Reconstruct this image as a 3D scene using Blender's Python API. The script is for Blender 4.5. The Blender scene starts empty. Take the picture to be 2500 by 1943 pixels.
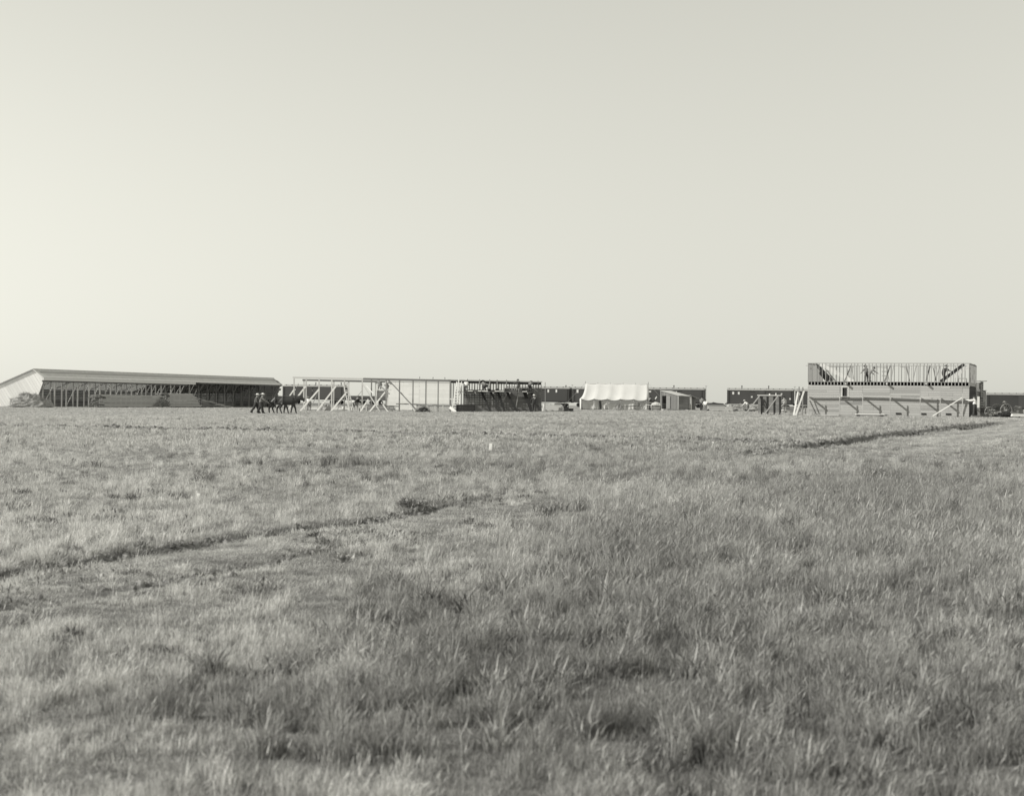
import bpy, bmesh, math, random
import numpy as np
from mathutils import Matrix, Vector, noise as mnoise

random.seed(7)
rng = np.random.default_rng(11)
scene = bpy.context.scene
COL = scene.collection

# ------------------------------------------------------------------ camera
F = 3800.0                      # focal length in photograph pixels (2500 wide)
CX, CY = 1250.0, 987.0          # where the optical axis meets the picture
ROLL = math.radians(0.65)       # the photographer's camera hung slightly out of level
EYE = 1.5
cam_d = bpy.data.cameras.new('camera')
cam = bpy.data.objects.new('camera', cam_d)
COL.objects.link(cam)
cam.location = (0, 0, EYE)
cam.rotation_euler = (math.radians(90), -ROLL, 0)
cam_d.sensor_width = 36
cam_d.lens = 36 * F / 2500
cam_d.shift_y = (CY - 971.5) / 2500
cam_d.clip_start = 0.1
cam_d.clip_end = 20000
cam_d.dof.use_dof = True
cam_d.dof.focus_distance = 135
cam_d.dof.aperture_fstop = 4.6
scene.camera = cam

# ------------------------------------------------------------------ sky, sun, exposure
SUN_EL = math.radians(32)
TO_SUN = Vector((-0.955, -0.295, 0)).normalized() * math.cos(SUN_EL) + Vector((0, 0, math.sin(SUN_EL)))
w = bpy.data.worlds.new('World')
scene.world = w
w.use_nodes = True
nt = w.node_tree
bg = nt.nodes['Background']
sky = nt.nodes.new('ShaderNodeTexSky')
sky.sky_type = 'NISHITA'
sky.sun_disc = False
sky.sun_elevation = SUN_EL
sky.sun_rotation = (-math.atan2(TO_SUN.x, TO_SUN.y)) % (2 * math.pi)
sky.air_density = 2.0
sky.dust_density = 0.0
sep = nt.nodes.new('ShaderNodeSeparateColor')      # the plate's response: mostly blue, some red, no hue
resp = nt.nodes.new('ShaderNodeMath')
resp.operation = 'MULTIPLY_ADD'
resp.inputs[1].default_value = 0.58
tint = nt.nodes.new('ShaderNodeMix')
tint.data_type = 'RGBA'
tint.blend_type = 'MULTIPLY'
tint.inputs[0].default_value = 1
tint.inputs[7].default_value = (1.0, 0.994, 0.89, 1)
nt.links.new(sky.outputs[0], sep.inputs[0])
nt.links.new(sep.outputs[0], resp.inputs[0])
nt.links.new(sep.outputs[2], resp.inputs[2])
nt.links.new(resp.outputs[0], tint.inputs[6])
nt.links.new(tint.outputs[2], bg.inputs[0])
bg.inputs[1].default_value = 0.100
sd = bpy.data.lights.new('sun', 'SUN')
sun = bpy.data.objects.new('sun', sd)
COL.objects.link(sun)
sd.energy = 5.0
sd.angle = math.radians(0.53)
sd.color = (1.0, 0.985, 0.92)
sun.location = (-30, -20, 40)
sun.rotation_euler = TO_SUN.to_track_quat('Z', 'Y').to_euler()
scene.view_settings.view_transform = 'Standard'
scene.view_settings.look = 'None'
scene.view_settings.exposure = 0
scene.view_settings.gamma = 1
scene.render.resolution_x = 1024
scene.render.resolution_y = 795


# ------------------------------------------------------------------ measuring helpers
def ray(px, py):
    a, b = px - CX, -(py - CY)
    u = a * math.cos(ROLL) - b * math.sin(ROLL)
    v = a * math.sin(ROLL) + b * math.cos(ROLL)
    return Vector((u / F, 1.0, v / F))


def P(px, py, D):
    r = ray(px, py)
    return Vector((r.x * D, D, EYE + r.z * D))


def sst(a, b, x):
    t = np.clip((x - a) / (b - a), 0, 1)
    return t * t * (3 - 2 * t)


def g0(x, y):
    d = np.sqrt(np.asarray(x, float) ** 2 + np.asarray(y, float) ** 2)
    lat = np.where(np.asarray(x) > 0, 0.30, 0.15 + 0.24 * np.exp(-((d - 125) / 36.0) ** 2)) * np.tanh(np.asarray(x) / 25.0)
    z = 0.74 * sst(22, 168, d) + 0.20 * sst(168, 290, d) + lat * sst(40, 115, d) * (1 - sst(330, 700, d))
    z = z - 0.6 * sst(330, 900, d)
    n = 0.02 * np.sin(x * 0.9 + 1.3 * np.sin(y * 0.31)) + 0.025 * np.sin(y * 0.55 + np.sin(x * 0.5) * 1.7)
    return z + n * (1 - sst(60, 120, d))


def hit(px, py, fn=g0):
    r = ray(px, py)
    lo, hi = 2.0, 900.0
    f = lambda t: EYE + r.z * t - float(fn(r.x * t, t))
    for i in range(60):
        m = 0.5 * (lo + hi)
        if f(m) > 0:
            lo = m
        else:
            hi = m
    return Vector((r.x * lo, lo, float(fn(r.x * lo, lo))))


track_px = [(-260, 1438), (0, 1397), (350, 1344), (700, 1291), (1050, 1238), (1400, 1188), (1700, 1133), (1970, 1085), (2200, 1055), (2430, 1031)]
TR = np.array([hit(*p)[:2] for p in track_px])
fur_px = [(-200, 1036), (0, 1041), (500, 1050), (1000, 1061), (1500, 1072), (1970, 1085)]
FU = np.array([hit(*p)[:2] for p in fur_px])


def sdist(x, y, line):
    x = np.asarray(x, float); y = np.asarray(y, float)
    best = np.full(x.shape, 1e9); sg = np.zeros(x.shape); tt = np.zeros(x.shape)
    for i in range(len(line) - 1):
        a, b = line[i], line[i + 1]
        d = b - a; L = np.hypot(*d); d = d / L
        s = (x - a[0]) * d[0] + (y - a[1]) * d[1]
        sc = np.clip(s, 0, L)
        n = (x - a[0]) * (-d[1]) + (y - a[1]) * d[0]
        ds = np.hypot(x - a[0] - sc * d[0], y - a[1] - sc * d[1])
        m = ds < best
        best = np.where(m, ds, best)
        sg = np.where(m, np.where(n >= 0, 1, -1), sg)
        tt = np.where(m, i + sc / L, tt)
    return best * sg, tt


def g(x, y):
    x = np.asarray(x, float); y = np.asarray(y, float)
    z = g0(x, y)
    s, t = sdist(x, y, TR)
    wob = 0.03 * np.sin(t * 9.0) + 0.025 * np.sin(t * 23.0 + 1)
    s = s + wob
    amp = 0.06 * (1 - sst(3.9, 4.4, t)) + 0.04 * sst(3.9, 4.4, t) + 0.19 * sst(6.6, 7.05, t)
    amp = amp * (0.75 + 0.35 * np.sin(t * 5.3) ** 2)
    wide = 0.5 + 5.5 * sst(6.0, 7.2, t)
    prof = np.where(s > 0, 0, np.exp(-(s / wide) ** 2)) * (1 - np.exp(-(np.minimum(s, 0) / 0.05) ** 2))
    lip = np.where(s > 0, np.exp(-s / 0.4) * (1 - np.exp(-(s / 0.06) ** 2)), 0)
    z = z - amp * prof + 0.35 * amp * lip
    z = z - 0.06 * np.exp(-((s + 1.55) / 0.16) ** 2) * (1 - sst(3.0, 3.8, t)) + 0.03 * np.exp(-((s + 1.9) / 0.2) ** 2) * (1 - sst(3.0, 4.0, t))
    f, q = sdist(x, y, FU)
    z = z + 0.07 * np.exp(-((f - 0.35) / 0.3) ** 2) * (0.5 + 0.5 * np.sin(q * 60 + np.sin(q * 17) * 3)) - 0.06 * np.exp(-((f + 0.3) / 0.35) ** 2)
    return z


def gz(x, y):
    return float(g(x, y))


def GP(px, D, py=1005):
    p = P(px, py, D)
    return Vector((p.x, D, gz(p.x, D)))


def on_plane(px, py, p0, n):
    r = ray(px, py); e = Vector((0, 0, EYE))
    t = n.dot(p0 - e) / n.dot(r)
    return e + r * t


# ------------------------------------------------------------------ materials (a monochrome place)
WARM = (1.0, 0.992, 0.968)


def grey(v):
    return (v * WARM[0], v * WARM[1], v * WARM[2], 1)


def mat(name, v, rough=0.85, var=0.25, rand=0.25, scale=6.0, stretch=(1, 1, 1), bump=0.0, spec=0.25, space='Object'):
    m = bpy.data.materials.new(name)
    m.use_nodes = True
    t = m.node_tree; b = t.nodes['Principled BSDF']
    b.inputs['Roughness'].default_value = rough
    b.inputs['Specular IOR Level'].default_value = spec
    tc = t.nodes.new('ShaderNodeTexCoord'); mp = t.nodes.new('ShaderNodeMapping')
    mp.inputs['Scale'].default_value = stretch
    nz = t.nodes.new('ShaderNodeTexNoise'); nz.inputs['Scale'].default_value = scale; nz.inputs['Detail'].default_value = 5
    geo = t.nodes.new('ShaderNodeNewGeometry')
    t.links.new(geo.outputs['Position'] if space == 'World' else tc.outputs['Object'], mp.inputs[0]); t.links.new(mp.outputs[0], nz.inputs[0])
    r1 = t.nodes.new('ShaderNodeMapRange')
    r1.inputs[1].default_value = 0.25; r1.inputs[2].default_value = 0.75
    r1.inputs[3].default_value = 1 - var; r1.inputs[4].default_value = 1 + var
    t.links.new(nz.outputs[0], r1.inputs[0])
    oi = t.nodes.new('ShaderNodeObjectInfo'); r2 = t.nodes.new('ShaderNodeMapRange')
    r2.inputs[3].default_value = 1 - rand; r2.inputs[4].default_value = 1 + rand
    t.links.new(oi.outputs['Random'], r2.inputs[0])
    mu = t.nodes.new('ShaderNodeMath'); mu.operation = 'MULTIPLY'
    t.links.new(r1.outputs[0], mu.inputs[0]); t.links.new(r2.outputs[0], mu.inputs[1])
    vm = t.nodes.new('ShaderNodeVectorMath'); vm.operation = 'SCALE'
    vm.inputs[0].default_value = grey(v)[:3]
    t.links.new(mu.outputs[0], vm.inputs['Scale'])
    t.links.new(vm.outputs[0], b.inputs['Base Color'])
    if bump:
        bp = t.nodes.new('ShaderNodeBump'); bp.inputs['Strength'].default_value = bump; bp.inputs['Distance'].default_value = 0.03
        t.links.new(nz.outputs[0], bp.inputs['Height']); t.links.new(bp.outputs[0], b.inputs['Normal'])
    return m


M = {}
GR = (3, 9, 9)
M['fresh'] = mat('fresh_lumber', 0.50, 0.7, 0.10, 0.16, 3, GR)
M['siding'] = mat('sheathing_lumber', 0.36, 0.75, 0.12, 0.08, 3, GR)
M['siding_d'] = mat('darker_sheathing', 0.29, 0.75, 0.12, 0.15, 3, GR)
M['pale'] = mat('pale_lumber', 0.74, 0.7, 0.08, 0.09, 3, GR)
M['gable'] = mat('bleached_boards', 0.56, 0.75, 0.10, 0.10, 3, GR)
M['white'] = mat('white_lumber', 0.80, 0.7, 0.05, 0.05, 3, GR)  # plain near-white lumber colour
M['grey'] = mat('grey_lumber', 0.26, 0.8, 0.15, 0.18, 3, GR)
M['plank'] = mat('dark_plank', 0.17, 0.8, 0.2, 0.2, 3, GR)  # plain darker grey plank colour
M['dark'] = mat('dark_board', 0.15, 0.85, 0.2, 0.22, 3, GR)  # plain dark board colour
M['black'] = mat('black_board', 0.03, 0.85, 0.25, 0.3, 3, GR)
M['roof'] = mat('shingle_roof', 0.50, 0.9, 0.13, 0.05, 3.0, (1, 1, 1), 0.25, space='World')
M['canvas'] = mat('tent_canvas', 0.56, 0.9, 0.05, 0.02, 0.7)
M['carpaint'] = mat('boxcar_paint', 0.052, 0.6, 0.25, 0.12, 1.2, (1, 1, 0.25))
M['carroof'] = mat('boxcar_roof', 0.30, 0.8, 0.2, 0.1, 2)
M['iron'] = mat('iron', 0.04, 0.5, 0.2, 0.1, 6, spec=0.5)
M['hay'] = mat('hay', 0.26, 0.95, 0.3, 0.2, 3, bump=0.4)
M['pane'] = mat('pane', 0.62, 0.2, 0.05, 0.1, 3, spec=0.6)
M['skin'] = mat('skin', 0.30, 0.6, 0.05, 0.1)
M['shirt_w'] = mat('white_shirt', 0.72, 0.9, 0.06, 0.06)
M['shirt_m'] = mat('light_shirt', 0.38, 0.9, 0.06, 0.06)
M['shirt_g'] = mat('grey_shirt', 0.19, 0.9, 0.1, 0.1)
M['shirt_c'] = mat('work_coat', 0.11, 0.9, 0.15, 0.1)
M['shirt_d'] = mat('dark_coat', 0.045, 0.9, 0.15, 0.1)
M['trous_d'] = mat('dark_trousers', 0.05, 0.9, 0.15, 0.1)
M['trous_g'] = mat('grey_trousers', 0.20, 0.9, 0.12, 0.1)
M['boot'] = mat('boot_leather', 0.03, 0.6, 0.1, 0.1)
M['hat_l'] = mat('straw_hat', 0.66, 0.8, 0.06, 0.06)
M['hat_d'] = mat('felt_hat', 0.03, 0.9, 0.1, 0.1)
M['horse'] = mat('horse_coat', 0.042, 0.45, 0.2, 0.25, 3, spec=0.4)
M['mane'] = mat('horse_hair', 0.018, 0.6, 0.1, 0.1)
M['leather'] = mat('harness_leather', 0.06, 0.6, 0.1, 0.1)
M['ballast'] = mat('ballast', 0.16, 0.95, 0.25, 0.1, 2, bump=0.3, space='World')
M['earth'] = mat('earth_heap', 0.28, 0.95, 0.2, 0.1, 3, bump=0.4)
M['clod'] = mat('turned_sod', 0.17, 0.95, 0.25, 0.25, 5, bump=0.3)


def grass_material(name, v, trans=0.35):
    m = bpy.data.materials.new(name); m.use_nodes = True
    t = m.node_tree; t.nodes.clear()
    out = t.nodes.new('ShaderNodeOutputMaterial')
    at = t.nodes.new('ShaderNodeAttribute'); at.attribute_type = 'INSTANCER'; at.attribute_name = 'tone'
    av = t.nodes.new('ShaderNodeAttribute'); av.attribute_name = 'shade'
    mu = t.nodes.new('ShaderNodeMath'); mu.operation = 'MULTIPLY'
    t.links.new(at.outputs['Fac'], mu.inputs[0]); t.links.new(av.outputs['Fac'], mu.inputs[1])
    vm = t.nodes.new('ShaderNodeVectorMath'); vm.operation = 'SCALE'; vm.inputs[0].default_value = grey(v)[:3]
    t.links.new(mu.outputs[0], vm.inputs['Scale'])
    d = t.nodes.new('ShaderNodeBsdfDiffuse'); tr = t.nodes.new('ShaderNodeBsdfTranslucent'); mx = t.nodes.new('ShaderNodeMixShader')
    mx.inputs[0].default_value = trans
    t.links.new(vm.outputs[0], d.inputs[0]); t.links.new(vm.outputs[0], tr.inputs[0])
    t.links.new(d.outputs[0], mx.inputs[1]); t.links.new(tr.outputs[0], mx.inputs[2]); t.links.new(mx.outputs[0], out.inputs[0])
    return m


def ground_material():
    m = bpy.data.materials.new('prairie_sod'); m.use_nodes = True
    t = m.node_tree; b = t.nodes['Principled BSDF']; b.inputs['Roughness'].default_value = 0.95; b.inputs['Specular IOR Level'].default_value = 0.1
    geo = t.nodes.new('ShaderNodeNewGeometry')
    def nz(sc, det, st=(1, 1, 1)):
        mp = t.nodes.new('ShaderNodeMapping'); mp.inputs['Scale'].default_value = st
        n = t.nodes.new('ShaderNodeTexNoise'); n.inputs['Scale'].default_value = sc; n.inputs['Detail'].default_value = det
        t.links.new(geo.outputs['Position'], mp.inputs[0]); t.links.new(mp.outputs[0], n.inputs[0]); return n
    a, c, e = nz(0.12, 4), nz(2.2, 6), nz(14, 4)
    def mr(n, lo, hi):
        r = t.nodes.new('ShaderNodeMapRange'); r.inputs[1].default_value = 0.28; r.inputs[2].default_value = 0.72
        r.inputs[3].default_value = lo; r.inputs[4].default_value = hi; t.links.new(n.outputs[0], r.inputs[0]); return r
    m1 = t.nodes.new('ShaderNodeMath'); m1.operation = 'MULTIPLY'; m2 = t.nodes.new('ShaderNodeMath'); m2.operation = 'MULTIPLY'
    t.links.new(mr(a, 0.85, 1.15).outputs[0], m1.inputs[0]); t.links.new(mr(c, 0.78, 1.22).outputs[0], m1.inputs[1])
    t.links.new(m1.outputs[0], m2.inputs[0]); t.links.new(mr(e, 0.75, 1.25).outputs[0], m2.inputs[1])
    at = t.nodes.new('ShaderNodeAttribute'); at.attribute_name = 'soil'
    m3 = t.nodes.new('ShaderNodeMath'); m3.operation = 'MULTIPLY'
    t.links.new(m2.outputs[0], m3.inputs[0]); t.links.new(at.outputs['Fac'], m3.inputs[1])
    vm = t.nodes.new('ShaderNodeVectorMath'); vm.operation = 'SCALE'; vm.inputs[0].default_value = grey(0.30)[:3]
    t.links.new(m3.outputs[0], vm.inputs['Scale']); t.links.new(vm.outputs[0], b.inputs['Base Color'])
    bp = t.nodes.new('ShaderNodeBump'); bp.inputs['Strength'].default_value = 0.6; bp.inputs['Distance'].default_value = 0.05
    t.links.new(c.outputs[0], bp.inputs['Height']); t.links.new(bp.outputs[0], b.inputs['Normal'])
    return m


# ------------------------------------------------------------------ object helpers
def mesh_obj(name, verts, faces, material, parent=None, smooth=False):
    me = bpy.data.meshes.new(name)
    me.from_pydata([tuple(v) for v in verts], [], faces)
    if isinstance(material, (list, tuple)):
        for mm in material: me.materials.append(mm)
    else:
        me.materials.append(material)
    if smooth:
        me.polygons.foreach_set('use_smooth', [True] * len(me.polygons))
    o = bpy.data.objects.new(name, me)
    COL.objects.link(o)
    adopt(o, parent)
    return o


def wm(o):
    m = o.matrix_basis.copy()
    if o.parent:
        m = wm(o.parent) @ o.matrix_parent_inverse @ m
    return m


def adopt(o, parent):
    if parent is not None:
        o.parent = parent
        o.matrix_parent_inverse = wm(parent).inverted()


def tag(o, label, cat, group=None):
    o['label'] = label; o['category'] = cat
    if group: o['group'] = group
    return o


def thing(name, loc, label, cat, group=None, rz=0.0):
    o = bpy.data.objects.new(name, None)
    o.empty_display_size = 0.3
    COL.objects.link(o)
    o.matrix_basis = Matrix.Translation(loc) @ Matrix.Rotation(rz, 4, 'Z')
    return tag(o, label, cat, group)


CUBES = {}


def unit_cube(material):
    k = material.name
    if k not in CUBES:
        me = bpy.data.meshes.new('timber_' + k)
        v = [(x, y, z) for x in (-.5, .5) for y in (-.5, .5) for z in (-.5, .5)]
        f = [(0, 1, 3, 2), (4, 6, 7, 5), (0, 4, 5, 1), (2, 3, 7, 6), (0, 2, 6, 4), (1, 5, 7, 3)]
        me.from_pydata(v, [], f); me.materials.append(material)
        CUBES[k] = me
    return CUBES[k]


def beam(name, p, q, wd, th, material, parent=None, up=(0, 0, 1)):
    """a timber from p to q; wd is its size across 'up', th along 'up'"""
    p, q = Vector(p), Vector(q)
    d = q - p; L = max(d.length, 1e-4)
    x = d / L
    u = Vector(up)
    y = u.cross(x)
    if y.length < 1e-3: y = Vector((0, 1, 0)).cross(x)
    if y.length < 1e-3: y = Vector((1, 0, 0)).cross(x)
    y.normalize(); z = x.cross(y)
    o = bpy.data.objects.new(name, unit_cube(material))
    COL.objects.link(o)
    m = Matrix(((x.x * L, y.x * wd, z.x * th, 0), (x.y * L, y.y * wd, z.y * th, 0), (x.z * L, y.z * wd, z.z * th, 0), (0, 0, 0, 1)))
    m.translation = (p + q) / 2
    o.matrix_basis = m
    adopt(o, parent)
    return o


def box(name, c, size, material, parent=None, rz=0.0):
    o = bpy.data.objects.new(name, unit_cube(material)); COL.objects.link(o)
    o.matrix_basis = Matrix.Translation(c) @ Matrix.Rotation(rz, 4, 'Z') @ Matrix.Diagonal((*size, 1))
    adopt(o, parent); return o


def prism(name, poly, ext, material, parent=None):
    """closed polygon (list of Vectors) extruded by vector ext"""
    n = len(poly); ext = Vector(ext)
    v = [Vector(p) for p in poly] + [Vector(p) + ext for p in poly]
    f = [tuple(range(n - 1, -1, -1)), tuple(range(n, 2 * n))] + [(i, (i + 1) % n, n + (i + 1) % n, n + i) for i in range(n)]
    return mesh_obj(name, v, f, material, parent)


def tube_data(pts, rad, seg=8):
    pts = [Vector(p) for p in pts]; vs, fs = [], []
    rads = rad if isinstance(rad, (list, tuple)) else [rad] * len(pts)
    for i, p in enumerate(pts):
        d = (pts[min(i + 1, len(pts) - 1)] - pts[max(i - 1, 0)]).normalized()
        a = d.cross(Vector((0, 0, 1)))
        if a.length < 1e-3: a = d.cross(Vector((1, 0, 0)))
        a.normalize(); b = d.cross(a)
        for k in range(seg):
            t = 2 * math.pi * k / seg
            vs.append(p + (a * math.cos(t) + b * math.sin(t)) * rads[i])
    for i in range(len(pts) - 1):
        for k in range(seg):
            fs.append((i * seg + k, i * seg + (k + 1) % seg, (i + 1) * seg + (k + 1) % seg, (i + 1) * seg + k))
    fs.append(tuple(range(seg - 1, -1, -1))); n = (len(pts) - 1) * seg
    fs.append(tuple(range(n, n + seg)))
    return vs, fs


def tube(name, pts, rad, material, parent=None, seg=8):
    v, f = tube_data(pts, rad, seg)
    return mesh_obj(name, v, f, material, parent, True)


def lathe_data(prof, seg=14):
    vs, fs = [], []
    for r, z in prof:
        for k in range(seg):
            t = 2 * math.pi * k / seg
            vs.append(Vector((r * math.cos(t), r * math.sin(t), z)))
    for i in range(len(prof) - 1):
        for k in range(seg):
            fs.append((i * seg + k, i * seg + (k + 1) % seg, (i + 1) * seg + (k + 1) % seg, (i + 1) * seg + k))
    return vs, fs


# ------------------------------------------------------------------ the ground, one sheet to the horizon
def build_ground():
    xs = [-6000, -3000, -1500, -800, -450, -260, -160, -110]
    xs += list(np.arange(-85, -9.5, 2.0)) + list(np.arange(-8.5, 44, 0.16)) + list(np.arange(45, 100, 2.0))
    xs += [110, 160, 260, 450, 800, 1500, 3000, 6000]
    ys = [-300, -120, -50, -20, -8, 0, 3, 5.5]
    y = 6.0; step = 0.12
    while y < 110:
        ys.append(y); y += step
        step = 0.12 + max(0, y - 12) * 0.0042
    while y < 420:
        ys.append(y); y += 4
    ys += [480, 600, 800, 1200, 2000, 3500, 6000, 9000]
    xs = np.array(xs); ys = np.array(ys)
    X, Y = np.meshgrid(xs, ys)
    Z = g(X, Y)
    nx, ny = len(xs), len(ys)
    co = np.stack([X, Y, Z], -1).reshape(-1, 3).astype(np.float32)
    idx = np.arange(nx * ny).reshape(ny, nx)
    q = np.stack([idx[:-1, :-1], idx[:-1, 1:], idx[1:, 1:], idx[1:, :-1]], -1).reshape(-1, 4).astype(np.int32)
    me = bpy.data.meshes.new('prairie_ground')
    me.vertices.add(len(co)); me.vertices.foreach_set('co', co.ravel())
    me.loops.add(q.size); me.loops.foreach_set('vertex_index', q.ravel())
    me.polygons.add(len(q)); me.polygons.foreach_set('loop_start', np.arange(0, q.size, 4, dtype=np.int32))
    me.update()
    s, t = sdist(X, Y, TR)
    f, qq = sdist(X, Y, FU)
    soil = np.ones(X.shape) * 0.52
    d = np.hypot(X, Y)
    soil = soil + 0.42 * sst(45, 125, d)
    road = np.exp(-((s + 4.0) / 3.2) ** 2) * sst(5.6, 7.0, t)           # bare wheel-worn dirt
    soil = soil * (1 - road) + (0.92 + 0.16 * np.sin(s * 4.2) * np.exp(-((s + 3.0) / 3.0) ** 2)) * road
    bank = np.exp(-((s + 0.03) / 0.08) ** 2) * (1 - 0.7 * sst(3.9, 4.5, t) * (1 - sst(6.5, 7.0, t)))
    soil = soil * (1 - 0.5 * bank)                                       # shade of the cut bank painted into the soil colour
    soil = soil * (1 - 0.55 * np.exp(-((f + 0.15) / 0.45) ** 2))
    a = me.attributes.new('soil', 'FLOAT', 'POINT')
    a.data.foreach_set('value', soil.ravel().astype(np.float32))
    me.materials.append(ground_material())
    me.polygons.foreach_set('use_smooth', np.ones(len(q), dtype=bool))
    o = bpy.data.objects.new('prairie_ground', me); COL.objects.link(o)
    o['kind'] = 'structure'
    return o


build_ground()

# ------------------------------------------------------------------ railway line
def train_D(px):
    return F / (11.85 + (px - 780) * 0.00087)


def rail_z(px):
    return 1.12 - 0.45 * float(sst(1950, 2400, px))


bed_pts = [(-400, 0), (200, 0), (600, 0), (1000, 0), (1400, 0), (1800, 0), (2000, 0), (2200, 0), (2420, 0), (2700, 0), (3200, 0)]
def track_pt(px):
    D = train_D(px); p = P(px, 990, D); return Vector((p.x, D, rail_z(px)))


def build_track():
    pts = [track_pt(p[0]) for p in bed_pts]
    v, fc = [], []
    for i, p in enumerate(pts):
        d = (pts[min(i + 1, len(pts) - 1)] - pts[max(i - 1, 0)]); d.z = 0; d.normalize()
        n = Vector((-d.y, d.x, 0))
        for off, dz in ((-3.2, -1.0), (-1.6, -0.16), (1.6, -0.16), (3.2, -1.0)):
            v.append(p + n * off + Vector((0, 0, dz)))
    for i in range(len(pts) - 1):
        for k in range(3):
            fc.append((i * 4 + k, i * 4 + k + 1, i * 4 + 5 + k, i * 4 + 4 + k))
    o = mesh_obj('track_bed', v, fc, M['ballast']); o['kind'] = 'structure'
    t = thing('railway_track', pts[4], 'iron railway rails running behind the camp under the boxcars', 'railway track')
    for off in (-0.72, 0.72):
        vs = []
        for i, p in enumerate(pts):
            d = (pts[min(i + 1, len(pts) - 1)] - pts[max(i - 1, 0)]); d.z = 0; d.normalize()
            vs.append(p + Vector((-d.y, d.x, 0)) * off + Vector((0, 0, -0.07)))
        tube('rail', vs, 0.05, M['iron'], t, 4)


build_track()

WHEEL = None


def boxcar(px0, px1, label, dz=0.0, windows=(), pipes=(), door=0.5, door_open=False, gondola=False):
    a, b = track_pt(px0), track_pt(px1)
    c = (a + b) / 2; d = b - a; d.z = 0; L = d.length; d.normalize()
    rz = math.atan2(d.y, d.x)
    t = thing('gondola_car' if gondola else 'boxcar', c, label, 'railway car', 'railway cars standing on the track', rz)
    Wd = 2.75
    B0 = 1.05; B1 = 1.75 if gondola else 3.55
    Tm = Matrix.Translation(c) @ Matrix.Rotation(rz, 4, 'Z')
    def lp(x, y, z): return Tm @ Vector((x, y, z))
    def lbox(name, ctr, size, m, par=t):
        return box(name, lp(*ctr), size, m, par, rz)
    body = lbox('body', (0, 0, (B0 + B1) / 2), (L, Wd, B1 - B0), M['carpaint'])
    lbox('side_sill', (0, -Wd / 2 - 0.03, B0 - 0.04), (L + 0.1, 0.12, 0.24), M['black'])
    for s in (-1, 1):
        lbox('end_beam', (s * (L / 2 + 0.08), 0, B0 - 0.02), (0.16, Wd - 0.1, 0.22), M['black'])
        lbox('coupler', (s * (L / 2 + 0.32), 0, B0 - 0.12), (0.5, 0.24, 0.22), M['iron'])
    if not gondola:
        rv = [lp(x, y, z) for x in (-L / 2 - 0.08, L / 2 + 0.08) for (y, z) in ((-Wd / 2 - 0.1, B1 - 0.02), (-Wd / 2 - 0.1, B1 + 0.09), (0, B1 + 0.30), (Wd / 2 + 0.1, B1 + 0.09), (Wd / 2 + 0.1, B1 - 0.02))]
        rf = [(0, 1, 6, 5), (1, 2, 7, 6), (2, 3, 8, 7), (3, 4, 9, 8), (4, 0, 5, 9), (4, 3, 2, 1, 0), (5, 6, 7, 8, 9)]
        mesh_obj('roof', rv, rf, M['carroof'], t)
        rb = lbox('running_board', (0, 0, B1 + 0.40), (L + 0.4, 0.5, 0.05), M['grey'])
        for i in range(11):
            lbox('running_board_block', ((i - 5) * L / 10.4, 0, B1 + 0.335), (0.12, 0.45, 0.08), M['black'], rb)
        dr = lbox('door', ((door - 0.5) * L, -Wd / 2 - 0.045, (B0 + B1) / 2), (1.9, 0.06, B1 - B0 - 0.3), M['black'] if door_open else M['carpaint'])
        lbox('door_rail', ((door - 0.5) * L, -Wd / 2 - 0.07, B1 - 0.12), (4.0, 0.06, 0.09), M['iron'], dr)
        for s in (-1, 1):
            ld = lbox('grab_ladder', (s * (L / 2 - 0.35), -Wd / 2 - 0.06, (B0 + B1) / 2), (0.04, 0.05, B1 - B0), M['iron'])
            for i in range(6):
                lbox('rung', (s * (L / 2 - 0.35), -Wd / 2 - 0.08, B0 + 0.25 + i * 0.42), (0.45, 0.03, 0.03), M['iron'], ld)
        br = tube('brake_wheel', [lp(L / 2 + 0.2 , 0.5, B1 + 0.75), lp(L / 2 + 0.2, 0.5, B1 + 0.79)], 0.22, M['iron'], t, 10)
        tube('brake_staff', [lp(L / 2 + 0.2, 0.5, B0), lp(L / 2 + 0.2, 0.5, B1 + 0.77)], 0.025, M['iron'], br, 5)
    for x, z, wd, ht in windows:
        wf = lbox('window', (x * L, -Wd / 2 - 0.02, z), (wd + 0.14, 0.07, ht + 0.14), M['grey'])
        lbox('pane', (x * L, -Wd / 2 - 0.06, z), (wd, 0.02, ht), M['pane'], wf)
    for x, h in pipes:
        pp = tube('stove_pipe', [lp(x * L, 0.3, B1), lp(x * L, 0.3, B1 + 0.3 + h)], 0.09, M['iron'], t, 8)
        tube('cap', [lp(x * L, 0.3, B1 + 0.3 + h), lp(x * L, 0.3, B1 + 0.42 + h)], [0.17, 0.1], M['iron'], pp, 8)
    for y in (-0.7, 0.7):
        tube('truss_rod', [lp(-L / 2 + 0.6, y, B0 - 0.1), lp(-1.6, y, B0 - 0.42), lp(1.6, y, B0 - 0.42), lp(L / 2 - 0.6, y, B0 - 0.1)], 0.03, M['iron'], t, 5)
    for sx in (-1, 1):
        x0 = sx * (L / 2 - 1.9)
        tr = lbox('truck', (x0, 0, 0.62), (0.5, 2.2, 0.30), M['iron'])
        for sy in (-1, 1):
            lbox('side_frame', (x0, sy * 1.0, 0.5), (1.75, 0.1, 0.2), M['iron'], tr)
            for k in (-1, 1):
                v, f = tube_data([lp(x0 + k * 0.8, sy * 0.72 - 0.07, 0.42), lp(x0 + k * 0.8, sy * 0.72 + 0.07, 0.42)], 0.42, 16)
                mesh_obj('wheel', v, f, M['iron'], tr, False)
    return t


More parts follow.
